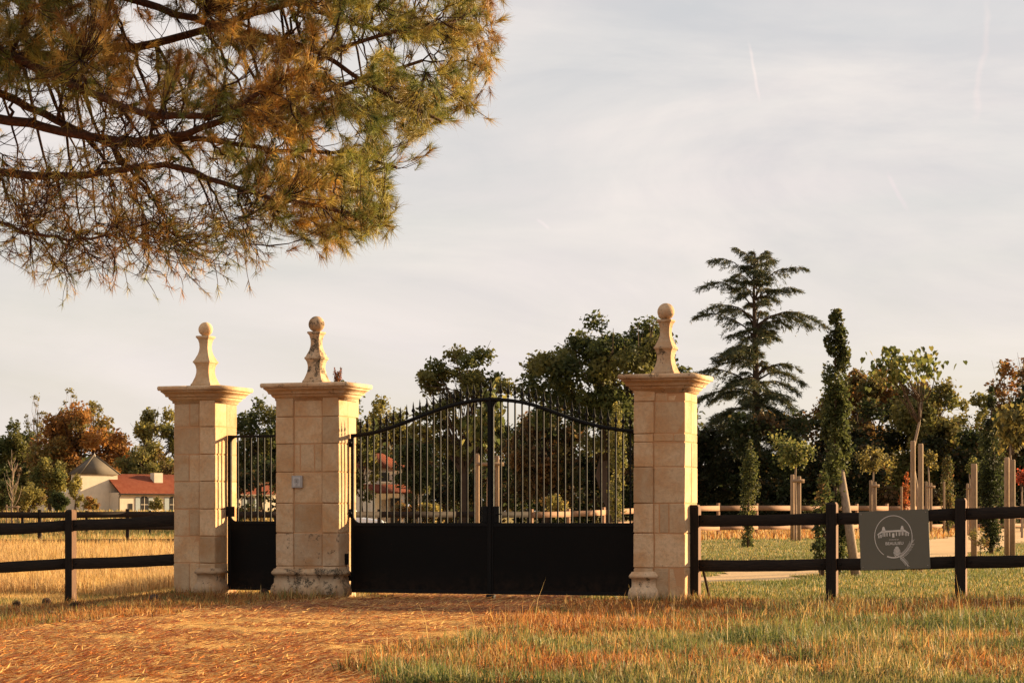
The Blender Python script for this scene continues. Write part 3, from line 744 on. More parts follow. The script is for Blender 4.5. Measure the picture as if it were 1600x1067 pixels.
for x, yt, yb, ytop in RF:
    t = tu(x, FV); pr.append((t, zt(yt, t, FV), zt(yb, t, FV), zt(ytop, t, FV)))
for i, (t, a, b, c) in enumerate(pr):
    g = P(t, FV); fence_post(fr, t, gz(g.x, g.y) - 0.1, c)
for i in range(len(pr) - 1):
    (ta_, a0, b0, _), (tb_, a1, b1, _) = pr[i], pr[i + 1]
    for z0, z1, hh in ((a0, a1, 0.150), (b0, b1, 0.152)):
        rail(fr, ta_ + 0.0685, z0, tb_ - 0.0685, z1, hh, 0.05, -0.022, M_fence_rail)
fl = thing('post_and_rail_fence', 'dark two-rail wooden fence running from the narrow gate pillar into the field', 'fence', P(t1, FV, 0), -AW)
def ftl(x): return tu(x, FV) - t1
LFp = [(110.5, 812, 871.5, 796), (-72, 822, 880, 806), (-250, 832, 889, 815)]
pl = []
for x, yt, yb, ytop in LFp:
    t = tu(x, FV); pl.append((t - t1, zt(yt, t, FV), zt(yb, t, FV), zt(ytop, t, FV), t))
tt0 = tu(268, FV)
ends = [(0.0, zt(802.5, tt0, FV), zt(864, tt0, FV))] + [(p[0], p[1], p[2]) for p in pl]
for p in pl:
    g = P(p[4], FV); fence_post(fl, p[0], gz(g.x, g.y) - 0.1, p[3], 0.115, 0.13)
for i in range(len(ends) - 1):
    (xa, a0, b0), (xb, a1, b1) = ends[i], ends[i + 1]
    for z0, z1 in ((a0, a1), (b0, b1)):
        rail(fl, xa - (0.0 if i == 0 else 0.059), z0, xb + 0.059, z1, 0.160, 0.05, -0.022, M_fence_rail)

# brace stick leaning by the first right-hand post
stick_t = tu(1103, FV + 0.2)
st = Acc(); a = P(tu(1099, FV + .1), FV + .1, zt(892, stick_t, FV + .1)); b = P(tu(1110, FV + .35), FV + .35, gz(P(stick_t, FV).x, P(stick_t, FV).y))
st.tube([a, (a + b) / 2, b], [0.016, 0.018, 0.019], 7)
link('leaning_stick', st.mesh('leaning_stick', True), M_bark, label='thin brown stick leaning on the fence beside the gate pillar', category='stick')

# ------------------------------------------------------------------ sign on the right fence
sv = FV - 0.056
stt = tu(1397.5, sv); sz_ = zt(843, stt, sv)
sg = thing('estate_sign', 'olive grey square sign with pale oval emblem screwed to the dark fence', 'sign', P(stt, sv, sz_), -AW)
sg.rotation_euler = (0, -R(2.2), -AW)
PXM = F / (O3[1] + stt * uy + sv * vy)
hw, hh = 107.5 / PXM / 2 / 0.985, 92.0 / PXM / 2
box('board', (-hw, hw, -0.008, 0.006, -hh, hh), M_sign, sg, bev=0.001)
EX = lambda X: (X - 636) / 8.2067 / PXM / 0.985
EZ = lambda Y_: -(Y_ - 515) / 8.2067 / PXM
def flat(polys, name, y=-0.0095):
    bm = bmesh.new()
    for p in polys:
        bm.faces.new([bm.verts.new((EX(a), y, EZ(b))) for a, b in p])
    bmesh.ops.recalc_face_normals(bm, faces=bm.faces[:])
    r = bmesh.ops.extrude_face_region(bm, geom=bm.faces[:])
    bmesh.ops.translate(bm, verts=[v for v in r['geom'] if isinstance(v, bmesh.types.BMVert)], vec=(0, 0.0012, 0))
    me = bpy.data.meshes.new(name); bm.to_mesh(me); bm.free()
    return link(name, me, M_print, sg)
def stroke(pts, w):
    out = []; pts = np.array(pts, float)
    for a, b in zip(pts[:-1], pts[1:]):
        d = b - a; L_ = np.hypot(*d); nrm = np.array([-d[1], d[0]]) / (L_ + 1e-9) * w / 2
        out.append([tuple(a + nrm), tuple(b + nrm), tuple(b - nrm), tuple(a - nrm)])
    return out
arc = [(626 + 237 * math.cos(a), 475 - 270 * math.sin(a)) for a in np.linspace(R(-18), R(237), 54)]
flat(stroke(arc, 8), 'emblem_ring')
flat(stroke([(626 + 237 * math.cos(a), 475 - 268 * math.sin(a)) for a in np.linspace(R(248), R(300), 10)], 15), 'emblem_swash')
ch = [[(482, 392), (492, 350), (505, 340), (518, 350), (530, 392)], [(718, 385), (730, 345), (741, 335), (754, 345), (764, 385)],
      [(425, 437), (480, 396), (770, 388), (828, 432), (828, 444), (762, 412), (530, 416), (482, 420), (425, 450)]]
for x0, x1, yt, yb in [(436, 450, 446, 486), (462, 476, 440, 484), (502, 516, 400, 470), (540, 553, 420, 468), (575, 588, 420, 466), (612, 640, 430, 484), (660, 672, 418, 466),
                       (695, 708, 416, 466), (735, 748, 398, 462), (780, 793, 428, 470), (808, 821, 440, 470)]:
    ch.append([(x0, yt), (x1, yt), (x1, yb), (x0, yb)])
ch += stroke([(488, 470), (488, 410), (497, 396), (512, 396), (524, 410), (524, 470)], 6) + stroke([(722, 460), (722, 404), (732, 390), (750, 390), (760, 404), (760, 460)], 6)
flat(ch, 'emblem_manor')
cone = []
for r_ in range(7):
    y0 = 610 + r_ * 18; ww = 14 + 34 * math.sin(min(1, (r_ + 1) / 4.6) * math.pi / 2) - max(0, r_ - 4) * 8
    cone += [[(665, y0 - 12), (665 + ww, y0 + 6), (665 + ww * .9, y0 + 14), (665, y0 + 2)], [(665, y0 - 12), (665, y0 + 2), (665 - ww * .9, y0 + 14), (665 - ww, y0 + 6)]]
flat(cone, 'emblem_pine_cone')
sp = []
def sprig(p0, p1, p2, n, ln):
    B = bez((*p0, 0), (*p1, 0), (*p2, 0), n)[:, :2]; o = stroke(B, 6)
    for i in range(1, n):
        d = B[i] - B[i - 1]; d = d / np.hypot(*d); nn = np.array([-d[1], d[0]])
        for s_ in (-1, 1):
            e = B[i] + d * ln * 0.75 + nn * s_ * ln * (0.75 if i < n - 2 else 0.3); o += stroke([tuple(B[i]), tuple(e)], 4.5)
    return o
flat(sprig((690, 732), (800, 690), (862, 545), 14, 46), 'emblem_sprig')
flat(sprig((690, 732), (745, 765), (792, 845), 10, 34), 'emblem_sprig')
def lettering(body, cxp, cyp, width, name, bold=0.0):
    cu = bpy.data.curves.new(name, 'FONT'); cu.body = body; cu.align_x = 'CENTER'; cu.align_y = 'CENTER'; cu.extrude = 0.0008; cu.offset = bold
    to = bpy.data.objects.new(name, cu); COL.objects.link(to)
    dg = bpy.context.evaluated_depsgraph_get(); dg.update()
    me = bpy.data.meshes.new_from_object(to.evaluated_get(dg)); bpy.data.objects.remove(to)
    xs = [v.co.x for v in me.vertices]; s_ = (EX(cxp + width / 2) - EX(cxp - width / 2)) / (max(xs) - min(xs))
    me.transform(Matrix.Scale(s_, 4)); me.transform(Matrix.Rotation(R(90), 4, 'X'))
    me.materials.clear(); me.materials.append(M_print)
    o = link(name, me, None, sg, loc=(EX(cxp), -0.0095, EZ(cyp))); return o
lettering('BEAULIEU', 636, 562, 226, 'lettering', 0.012)
lettering('DOMAINE DE', 630, 513, 120, 'small_lettering')
for sx, sy in ((-.93, .9), (.93, .9), (-.93, -.9), (.93, -.9)):
    link('screw', lathe_mesh([(0.006, 0), (0.006, 0.002), (0.001, 0.003)], 8, 'screw'), M_inter, sg, loc=(sx * hw, -0.0085, sy * hh), rot=(R(90), 0, 0))

# ------------------------------------------------------------------ far paddock fences
def far_fence(label, pts, top_h, rails, spacing, mat, pw=0.11, postmat=None):
    """pts: world XY polyline"""
    root = thing('paddock_fence', label, 'fence', (pts[0][0], pts[0][1], 0))
    o = np.array(pts[0]); allp = []
    for i in range(len(pts) - 1):
        a, b = np.array(pts[i], float), np.array(pts[i + 1], float); n = max(1, int(round(np.hypot(*(b - a)) / spacing)))
        for k in range(n + (1 if i == len(pts) - 2 else 0)): allp.append(a + (b - a) * k / n)
    for i, p in enumerate(allp):
        z = gz(*p); d = (allp[min(i + 1, len(allp) - 1)] - allp[max(i - 1, 0)]); ang = math.atan2(d[1], d[0])
        link('post', box_mesh(-pw / 2, pw / 2, -pw / 2, pw / 2, -0.1, top_h + 0.06 + random.uniform(0, .03), 0.006), postmat or mat, root, loc=(p[0] - o[0], p[1] - o[1], z), rot=(0, 0, ang))
    for i in range(len(allp) - 1):
        a, b = allp[i], allp[i + 1]; d = b - a; Ld = np.hypot(*d); ang = math.atan2(d[1], d[0]); za, zb = gz(*a), gz(*b)
        for (zr, h) in rails:
            A = Acc(); th = 0.04
            V = np.array([(x, y - pw / 2 - th / 2 - 0.002, z + dz) for x, z in ((-0.02, za + zr), (Ld - 0.024, zb + zr)) for dz in (0, -h) for y in (-th / 2, th / 2)], float)
            A.add(V, np.array([(0, 1, 3, 2), (4, 6, 7, 5), (0, 4, 5, 1), (2, 3, 7, 6), (0, 2, 6, 4), (1, 5, 7, 3)]))
            me = A.mesh('rail'); me.materials.append(mat); link('rail', me, None, root, loc=(a[0] - o[0], a[1] - o[1], 0), rot=(0, 0, ang))
    return root
def gp(x, Y): return ((x - CX) / F * Y, Y)
cornerA = gp(826, 79)
far_fence('long dark paddock fence crossing the field, seen behind the double gate and the hay', [gp(-74, 74.5), gp(62, 74), gp(470, 75), cornerA], 1.24, [(1.22, 0.20), (0.78, 0.16), (0.33, 0.14)], 2.83, M_far_dark)
far_fence('second dark paddock fence just behind the long one, left of the house', [gp(-50, 104), gp(35, 104), gp(430, 106)], 1.20, [(1.18, 0.18), (0.72, 0.15)], 2.62, M_far_dark)
far_fence('sunlit tan paddock fence under the trees behind the gate and saplings', [(cornerA[0] + 0.1, cornerA[1] + 0.1), gp(995, 86), gp(1240, 93), gp(1560, 104), gp(1700, 110)], 1.22,
          [(1.20, 0.20), (0.72, 0.10), (0.40, 0.16)], 2.3, M_far_tan)

# ------------------------------------------------------------------ buildings
def house_left():
    Yh = 282.0; s = F / Yh; ang = R(42)
    base = W(126, 800, Yh); z0 = gz(base.x, Yh) - 0.3
    tw = thing('slate_roofed_tower', 'square cream tower with grey pyramid slate roof beside the red-roofed house', 'tower', (base.x, Yh, z0), ang)
    wd = 50 / s / math.cos(ang); dp = 2.2; ht = CH + (803 - 740) / s - z0
    box('wall', (0, wd, 0, dp, 0, ht), M_plaster, tw)
    apex = CH + (803 - 709) / s - z0; e = 0.28
    A = Acc(); V = np.array([(-e, -e, ht - .05), (wd + e, -e, ht - .05), (wd + e, dp + e, ht - .05), (-e, dp + e, ht - .05), (wd / 2, dp / 2, apex)], float)
    A.add(V, np.array([(3, 2, 1, 0)]), np.array([(0, 1, 4), (1, 2, 4), (2, 3, 4), (3, 0, 4)])); rf = link('roof', A.mesh('roof'), M_slate, tw)
    for cx_, cy_ in ((-e, -e), (wd + e, -e), (-e, dp + e), (wd + e, dp + e)):
        hA = Acc(); hA.tube([(cx_, cy_, ht - .04), (wd / 2, dp / 2, apex + .02)], [.07, .07], 6); link('hip_tile', hA.mesh('hip_tile', True), M_slate, rf)
    link('roof_cap', lathe_mesh([(0.16, 0), (0.14, 0.2), (0.03, 0.4)], 8, 'roof_cap'), M_plaster, rf, loc=(wd / 2, dp / 2, apex - 0.28))
    # low lean-to with a sloping grey roof on the far side
    link('lean_to', poly_prism([(-6.5, 0), (-0.02, 0), (-0.02, 3.1), (-6.5, 0.9)], 1.2, 4.2, 'lean_to'), M_plaster, tw)
    hs = thing('red_roofed_house', 'long low cream house with red tiled roof and chimney behind the pillars', 'house', W(186, 800, Yh + 1.2).to_tuple()[:2] + (z0,), ang)
    Ln = 24.0; dpt = 6.5; eh = CH + (803 - 769) / s - z0; rh = CH + (803 - 739) / s - z0
    box('wall', (0.0, Ln, 0, dpt, 0, eh), M_plaster, hs)
    A = Acc(); o = 0.5
    V = np.array([(-o * .2, -o, eh - .12), (Ln + o, -o, eh - .12), (Ln + o, dpt / 2, rh), (-o * .2, dpt / 2, rh), (-o * .2, dpt + o, eh - .12), (Ln + o, dpt + o, eh - .12)], float)
    V2 = V - np.array([0, 0, 0.16]); VV = np.vstack([V, V2])
    A.add(VV, np.array([(0, 1, 2, 3), (3, 2, 5, 4), (7, 6, 9, 8), (8, 9, 10, 11), (0, 6, 7, 1), (4, 5, 11, 10)])); rf = link('roof', A.mesh('roof'), M_tile, hs)
    ga = Acc(); ga.tube([(-0.4, -o - 0.08, eh - .22), (Ln, -o - 0.08, eh - .22)], [0.09, 0.09], 8); link('gutter', ga.mesh('gutter', True), M_slate, hs)
    ga = Acc(); ga.tube([(-0.05, -o - 0.08, eh - .22), (-0.05, -0.12, eh - 0.6), (-0.05, -0.12, 0.1)], [0.07] * 3, 8); link('downpipe', ga.mesh('downpipe', True), M_slate, hs)
    for cxp in (6.2, 16.0):
        c = box('chimney', (cxp, cxp + 1.3, 1.6, 2.5, rh - 1.3, rh + 0.15), M_plaster, rf)
    box('door', (1.35, 1.95, -0.05, 0.05, 0, 1.35), M_dark, hs)
    for cxp in (3.1, 7.4, 11.6, 15.5, 19.4):
        pts = [(cxp, 0.35), (cxp + 1.15, 0.35), (cxp + 1.15, 2.0), (cxp + 0.95, 2.22), (cxp + 0.57, 2.3), (cxp + 0.2, 2.22), (cxp, 2.0)]
        win = link('window', poly_prism(pts, -0.05, 0.06, 'window'), M_dark, hs)
        box('frame', (cxp + 0.54, cxp + 0.61, -0.075, -0.052, 0.37, 2.25), M_plaster, win); box('glazing_bar', (cxp + 0.04, cxp + 1.11, -0.07, -0.054, 1.2, 1.26), M_plaster, win)
        for a in (cxp - 0.72, cxp + 1.2): box('shutter', (a, a + 0.66, -0.07, -0.003, 0.35, 2.15), M_shutter, hs)
house_left()
def house_mid():
    Yh = 140.0; s = F / Yh; b = W(583, 800, Yh); z0 = gz(b.x, Yh) - 0.1
    h = thing('veranda_house', 'small house with red hipped roof glimpsed through the bars of the gate', 'house', (b.x, Yh, z0), R(30))
    zz = lambda y: CH + (803 - y) / s - z0
    wd, dp = 2.0, 2.6
    box('wall', (0, wd, 0, dp, 0, zz(729)), M_plaster, h)
    A = Acc(); e = 0.35; ev = zz(731); rg = zz(707)
    A.add(np.array([(-e, -e, ev), (wd + e, -e, ev), (wd + e, dp + e, ev), (-e, dp + e, ev), (wd * .35, dp / 2, rg), (wd * .65, dp / 2, rg)], float), np.array([(0, 1, 5, 4), (2, 3, 4, 5), (3, 2, 1, 0)]), np.array([(1, 2, 5), (3, 0, 4)]))
    link('roof', A.mesh('roof'), M_tile, h)
    A = Acc(); v0, v1 = zz(756), zz(768)
    A.add(np.array([(-1.0, -0.02, v0), (wd + .6, -0.02, v0), (wd + .6, -1.8, v1), (-1.0, -1.8, v1), (-1.0, -0.02, v0 - .12), (wd + .6, -0.02, v0 - .12), (wd + .6, -1.8, v1 - .12), (-1.0, -1.8, v1 - .12)], float),
          np.array([(0, 3, 2, 1), (4, 5, 6, 7), (3, 7, 6, 2), (0, 4, 7, 3), (1, 2, 6, 5)])); link('veranda_roof', A.mesh('veranda_roof'), M_tile, h)
    for x in (-0.8, 1.2, wd + .4): box('veranda_post', (x - .09, x + .09, -1.7, -1.52, 0, v1 - .1), M_plaster, h)
    for x in (0.5, 1.8):
        wn_ = box('window', (x, x + 0.6, -0.04, 0.04, zz(752), zz(738)), M_dark, h); box('sill', (x - .05, x + .65, -0.1, -0.041, zz(752) - .08, zz(752)), M_plaster, wn_)
    box('door', (1.2, 2.0, -0.04, 0.04, 0.0, 2.0), M_dark, h)
house_mid()

def car():
    Yk = 98.0; s = F / Yk; c = thing('parked_car', 'white car parked beyond the paddock fence, seen through the gate bars', 'car', (W(602, 800, Yk).x, Yk, gz(W(602, 800, Yk).x, Yk)), R(8))
    Lc, wd = 4.3, 1.75
    prof = [(0, .35), (0.03, .72), (-0.02 + .12, .86), (-.0 + .95, .98), (1.45, 1.50), (2.0, 1.60), (3.3, 1.58), (3.95, 1.05), (4.25, 0.95), (4.3, .38), (3.95, .30), (.3, .30)]
    pts = [(-x, z) for x, z in prof]
    link('body', poly_prism(pts, 0, wd, 'body'), M_white, c)
    b = c.children[0]; md = b.modifiers.new('bevel', 'BEVEL'); md.width = 0.07; md.segments = 3
    for side in (-0.012, wd - 0.012):
        link('window', poly_prism([(-1.12, 1.02), (-1.52, 1.45), (-2.25, 1.52), (-2.25, 1.02)], side, side + 0.024, 'window'), M_glass, c)
        link('window', poly_prism([(-2.33, 1.02), (-2.33, 1.52), (-3.2, 1.50), (-3.65, 1.06)], side, side + 0.024, 'window'), M_glass, c)
    link('windscreen', poly_prism([(-0.97, 1.04), (-1.40, 1.47), (-1.45, 1.47), (-1.02, 1.04)], 0.14, wd - 0.14, 'windscreen'), M_glass, c)
    for x in (-0.85, -3.45):
        for y in (-0.02, wd - 0.2):
            w_ = link('wheel', lathe_mesh([(0.05, 0), (0.22, 0.0), (0.31, 0.02), (0.33, 0.08), (0.33, 0.15), (0.31, 0.20), (0.22, 0.22), (0.05, 0.22)], 22, 'wheel'), M_rubber, c, loc=(x, y + .22, 0.33), rot=(R(90), 0, 0))
            link('rim', lathe_mesh([(0.01, 0.0), (0.2, 0.0), (0.2, 0.012), (0.01, 0.03)], 16, 'rim'), M_chrome, w_, loc=(0, 0, 0.215))
    for y in (0.15, wd - 0.5): box('headlight', (-0.10, 0.035, y, y + 0.35, .66, .80), M_chrome, c, bev=0.01)
car()

# ------------------------------------------------------------------ vegetation builders
def leaf_quads(C, size, rg, up=0.25, aspect=0.62, tilt=None):
    """one folded leaf (quad) per centre C (n,3); size (n,)"""
    n = len(C)
    d = rg.normal(size=(n, 3)); d /= np.linalg.norm(d, axis=1, keepdims=True)
    nr = rg.normal(size=(n, 3)); nr[:, 2] += up * 3
    if tilt is not None: nr += tilt
    nr /= np.linalg.norm(nr, axis=1, keepdims=True)
    a = d - (d * nr).sum(1, keepdims=True) * nr; a /= np.linalg.norm(a, axis=1, keepdims=True) + 1e-9
    b = np.cross(nr, a); s = size[:, None]
    V = np.stack([C - a * s * .5, C + b * s * .5 * aspect + nr * s * .06, C + a * s * .5, C - b * s * .5 * aspect + nr * s * .06], 1).reshape(-1, 3)
    return V, np.arange(n * 4).reshape(n, 4)

def pal_pick(pal, n, rg, jit=0.18):
    cols = np.array([p[0] for p in pal]); w = np.array([p[1] for p in pal], float); w /= w.sum()
    k = rg.choice(len(pal), n, p=w); return cols[k] * (1 + rg.normal(size=(n, 1)) * jit).clip(0.5, 1.6)

def tree_wood(root, base, top, clumps, r0, rg, mat, nl=26, lean=0.0, low=0.35):
    """trunk and limbs in the local frame of root"""
    A = Acc(); H = top[2]
    k = 7; z = np.linspace(-0.15, H, k)
    path = np.stack([base[0] + (top[0] - base[0]) * (z / H).clip(0) ** 1.3 + rg.normal(size=k) * r0 * .35, base[1] + (top[1] - base[1]) * (z / H).clip(0) + rg.normal(size=k) * r0 * .35, z], -1)
    rad = r0 * (1 - 0.78 * (z / H).clip(0)); rad[0] *= 1.35
    A.tube(path, rad, 8); link('trunk', A.mesh('trunk', True), mat, root)
    B = Acc()
    sel = clumps if len(clumps) <= nl else clumps[rg.choice(len(clumps), nl, replace=False)]
    for c in sel:
        f = rg.uniform(low, 0.95); zz = min(H * f, max(c[2] * 0.85, H * low * .8)); p = np.array([np.interp(zz, z, path[:, i]) for i in range(3)])
        mid = (p + c) / 2 + np.array([0, 0, -0.06 * np.linalg.norm(c - p)]) + rg.normal(size=3) * 0.06 * np.linalg.norm(c - p)
        q = bez(p, mid, c, 7); q[1:-1] += rg.normal(size=(5, 3)) * 0.02 * np.linalg.norm(c - p)
        B.tube(q, np.linspace(np.interp(zz, z, rad) * .5, r0 * .05, 7), 5)
        for _ in range(3):
            i = rg.integers(2, 6); e = c + rg.normal(size=3).clip(-1.2, 1.2) * r0 * 2.4
            B.tube(bez(q[i], (q[i] + e) / 2 + rg.normal(size=3) * .05, e, 4), np.linspace(r0 * .11, r0 * .03, 4), 4)
    if len(sel): link('limbs', B.mesh('limbs', True), mat, root)

def broadleaf(name, label, x, ytop, ybot, wpx, Y, n, leaf, pal, seed, cat='tree', group=None, K=34, spread=0.24, trunk=True, mat=None, r0=None, shell=0.5, ybase=None, depth=0.9, flat=1.0, mix=0.6, bark=None, boxy=False):
    rg = np.random.default_rng(seed)
    X = (x - CX) / F * Y; zb = gz(X, Y)
    zt_ = CH - (ytop - HY) / F * Y - zb; zl = CH - (ybot - HY) / F * Y - zb
    zt_ += .05 * (zt_ - zl); rx = wpx * 1.12 / F * Y / 2; rz = (zt_ - zl) / 2; cz = (zt_ + zl) / 2
    root = thing(name, label, cat, (X, Y, zb), 0, group)
    u = rg.normal(size=(K, 3)); u /= np.linalg.norm(u, axis=1, keepdims=True)
    rr = rg.uniform(shell ** 3, 1, size=(K, 1)) ** (1 / 3) * rg.uniform(0.82, 1.08, size=(K, 1))
    cl = u * rr * np.array([rx, rx * depth, rz]) * (1 - spread * 0.75) + np.array([0, 0, cz])
    if boxy: cl = np.stack([rg.uniform(-1, 1, K) * rx, rg.uniform(-1, 1, K) * rx * depth, rg.uniform(0, 1, K) ** .9 * (2 * rz) * (1 - .25 * rg.uniform(0, 1, K))], -1)
    cl[:, 2] = np.maximum(cl[:, 2], 0.15 * rz)
    cr = rg.uniform(0.65, 1.25, K) * spread
    ci = rg.choice(K, n, p=cr ** 2 / (cr ** 2).sum())
    g = rg.normal(size=(n, 3)); g /= np.linalg.norm(g, axis=1, keepdims=True); g *= rg.uniform(0.05, 1, size=(n, 1)) ** 0.55
    C = cl[ci] + g * cr[ci][:, None] * np.array([rx, rx * depth, min(rz, rx * 1.2) * flat]) + rg.normal(size=(n, 3)) * leaf * .4
    C[:, 2] = np.maximum(C[:, 2], leaf * .4)
    V, Q = leaf_quads(C, leaf * rg.uniform(0.6, 1.35, n), rg)
    ctone = pal_pick(pal, K, rg, 0.12)[ci]; ltone = pal_pick(pal, n, rg, 0.2)
    col = ctone * mix + ltone * (1 - mix)
    link('crown', mesh_np('crown', V, Q, np.repeat(col, 4, 0)), mat or M_leaf, root)
    if trunk: tree_wood(root, (0, 0), (rg.normal() * rx * .1, 0, cz + rz * .35), cl, r0 or rx * 0.085, rg, bark or M_bark, nl=min(K, 30))
    return root

DG, MG, OL, YG = (0.034, 0.042, 0.014), (0.062, 0.068, 0.020), (0.115, 0.10, 0.028), (0.19, 0.155, 0.040)
RU, OR, BR, DK = (0.18, 0.080, 0.022), (0.26, 0.115, 0.026), (0.105, 0.056, 0.022), (0.014, 0.015, 0.007)
GY2 = (0.26, 0.20, 0.055)

# far trees left of the narrow pillar
broadleaf('autumn_tree', 'big round orange-brown autumn tree behind the slate-roofed tower', 122, 636, 802, 168, 316, 16000, 0.55, [(OR, 3), (RU, 4), (BR, 3), (OL, 2)], 101, K=60, spread=0.2, shell=.3)
broadleaf('dark_green_tree', 'dark green tree at the left edge, beside the orange autumn tree', 22, 648, 802, 100, 322, 8500, 0.5, [(DG, 3), (MG, 3), (OL, 1)], 102, K=40, spread=0.22, shell=.3)
broadleaf('dark_green_tree', 'dark green tree between the orange autumn tree and the airy tree by the pillar', 178, 668, 802, 78, 330, 6500, 0.5, [(DG, 4), (MG, 3)], 103, K=34, spread=0.23, shell=.3)
broadleaf('airy_green_tree', 'tall airy green tree just left of the narrow pillar, sky showing through', 240, 630, 770, 112, 312, 6500, 0.5, [(MG, 3), (OL, 3), (YG, 1)], 104, K=30, spread=0.2, shell=.55)
broadleaf('low_olive_tree', 'low olive brown tree behind the red house roof', 232, 696, 802, 125, 300, 7500, 0.45, [(OL, 3), (BR, 2), (YG, 1), (MG, 2)], 105, K=40, spread=0.2, shell=.3)
broadleaf('olive_tree', 'leafy olive green tree in front of the tower', 76, 712, 800, 64, 262, 5200, 0.34, [(OL, 3), (MG, 3), (YG, 2)], 106, K=34, spread=0.22, shell=.35)
broadleaf('willow_shrub', 'rounded yellow-green shrub below the orange autumn tree', 46, 748, 803, 54, 190, 4600, 0.20, [(OL, 3), (YG, 2), (BR, 1)], 107, cat='shrub', K=36, spread=0.24, shell=.3)
broadleaf('dark_shrub', 'dark shrub at the left edge of the field', 4, 748, 804, 44, 200, 3200, 0.22, [(DG, 3), (OL, 2)], 108, cat='shrub', K=26, spread=0.26)
broadleaf('dark_shrub', 'dark low shrub against the tower lean-to', 92, 768, 803, 34, 240, 2600, 0.25, [(DG, 4), (MG, 1)], 109, cat='shrub', K=22, spread=0.28)
broadleaf('slender_tree', 'thin small tree standing at the corner of the tower', 118, 738, 796, 26, 258, 1300, 0.28, [(OL, 2), (YG, 2)], 110, K=18, spread=0.26, r0=0.12)
broadleaf('orange_shrub', 'small orange shrub at the foot of the tower wall', 143, 776, 800, 32, 268, 1600, 0.24, [(OR, 3), (YG, 2), (OL, 2)], 111, cat='shrub', K=16, spread=0.3)
broadleaf('pale_shrub', 'pale bushy shrub in front of the arched house window', 245, 778, 800, 26, 268, 1300, 0.24, [(YG, 2), (OL, 3)], 112, cat='shrub', K=14, spread=0.3)
for i, (x, yt, wd, lab) in enumerate([(60, 608, 46, 'leftmost thin half-bare poplar rising behind the orange autumn tree'), (108, 608, 40, 'middle thin half-bare poplar rising behind the orange autumn tree'), (146, 612, 34, 'rightmost thin half-bare poplar behind the orange autumn tree, tallest and greenest')]):
    broadleaf('bare_poplar', lab, x, yt, 720, wd, 335 + i * 3, 900 + i * 350, 0.32, [(OL, 3), (YG, 2), (BR, 1)], 120 + i, group='half-bare poplars on the skyline', K=34, spread=0.16, shell=.2, bark=M_bark_pale)
# bare sapling in the field
def bare_sapling(label, x, ytop, Y, seed):
    rg = np.random.default_rng(seed); X = (x - CX) / F * Y; zb = gz(X, Y); H = CH - (ytop - HY) / F * Y - zb
    root = thing('bare_sapling', label, 'tree', (X, Y, zb))
    A = Acc(); z = np.linspace(-.1, H, 8); path = np.stack([rg.normal(size=8) * .03, rg.normal(size=8) * .03, z], -1); A.tube(path, np.linspace(.075, .012, 8), 7)
    link('trunk', A.mesh('trunk', True), M_bark_pale, root)
    B = Acc()
    for _ in range(22):
        f = rg.uniform(.25, .9); p = np.array([0, 0, H * f]); a = rg.uniform(0, 6.28); l = (1.05 - f) * H * .38
        e = p + np.array([math.cos(a) * l * .5, math.sin(a) * l * .5, l * .95]); B.tube(bez(p, p + np.array([math.cos(a) * l * .4, math.sin(a) * l * .4, l * .3]), e, 5), np.linspace(.026, .008, 5), 4)
    link('limbs', B.mesh('limbs', True), M_bark_pale, root)
bare_sapling('leafless pale sapling standing in the field at the left edge', 19, 702, 140, 5)

def stake_frame(label, spots, ytop, Y, bar=True, rad=0.05, group='wooden tree stakes', lean=None, zbase=None):
    """round stakes; spots = pixel columns"""
    X0 = (np.mean(spots) - CX) / F * Y; zb = gz(X0, Y)
    rad *= .86
    root = thing('tree_stake', label, 'stake', (X0, Y, zb), 0, group)
    H = CH - (ytop - HY) / F * Y - zb
    for i, x in enumerate(spots):
        A = Acc(); xx = (x - CX) / F * Y - X0; yy = (-1) ** i * rad * 1.5
        ln = 0 if lean is None else lean
        h = H - (0.06 if i % 2 else 0)
        A.tube([(xx + ln, yy, -0.15), (xx + ln * .5, yy, h * .5), (xx, yy, h - 0.03), (xx, yy, h)], [rad, rad, rad * .98, rad * .8], 12)
        link('stake', A.mesh('stake', True), M_stake, root)
    if bar and len(spots) > 1:
        A = Acc(); xs = [(x - CX) / F * Y - X0 for x in spots]; A.tube([(min(xs) - .02, -rad * 3.0, H * .9), (max(xs) + .16, -rad * 3.0, H * .9)], [rad * .9] * 2, 10); link('crossbar', A.mesh('crossbar', True), M_stake, root)
    return root
fl_frame = stake_frame('short pale wooden tree guard frame around the bare sapling', [10, 28], 788, 139, True, 0.05)

# trees behind the pillars and the double gate
broadleaf('dense_dark_tree', 'dark dense tree seen between the two left pillars', 405, 614, 800, 120, 185, 9500, 0.32, [(DG, 4), (MG, 3), (OL, 1)], 201, K=48, spread=0.22, shell=.3)
broadleaf('dense_dark_tree', 'dark tree whose top shows either side of the wide pillar finial', 512, 582, 800, 160, 178, 11000, 0.34, [(DG, 4), (MG, 3), (OL, 2)], 202, K=52, spread=0.2, shell=.3)
broadleaf('sunlit_olive_tree', 'yellow-olive sunlit tree behind the left bars of the gate', 606, 622, 800, 110, 190, 10500, 0.30, [(OL, 3), (YG, 3), (MG, 3)], 203, K=46, spread=0.22, shell=.3)
broadleaf('feathery_tree', 'feathery green tree above the crest of the double gate', 722, 543, 745, 168, 118, 9500, 0.24, [(MG, 4), (OL, 3), (YG, 1)], 204, K=40, spread=0.2, shell=.45, flat=.55)
broadleaf('big_dark_tree', 'biggest dark green tree, crown behind the pillar near the sign', 958, 484, 720, 285, 112, 24000, 0.24, [(DG, 3), (MG, 4), (OL, 2)], 205, K=64, spread=0.17, shell=.45)
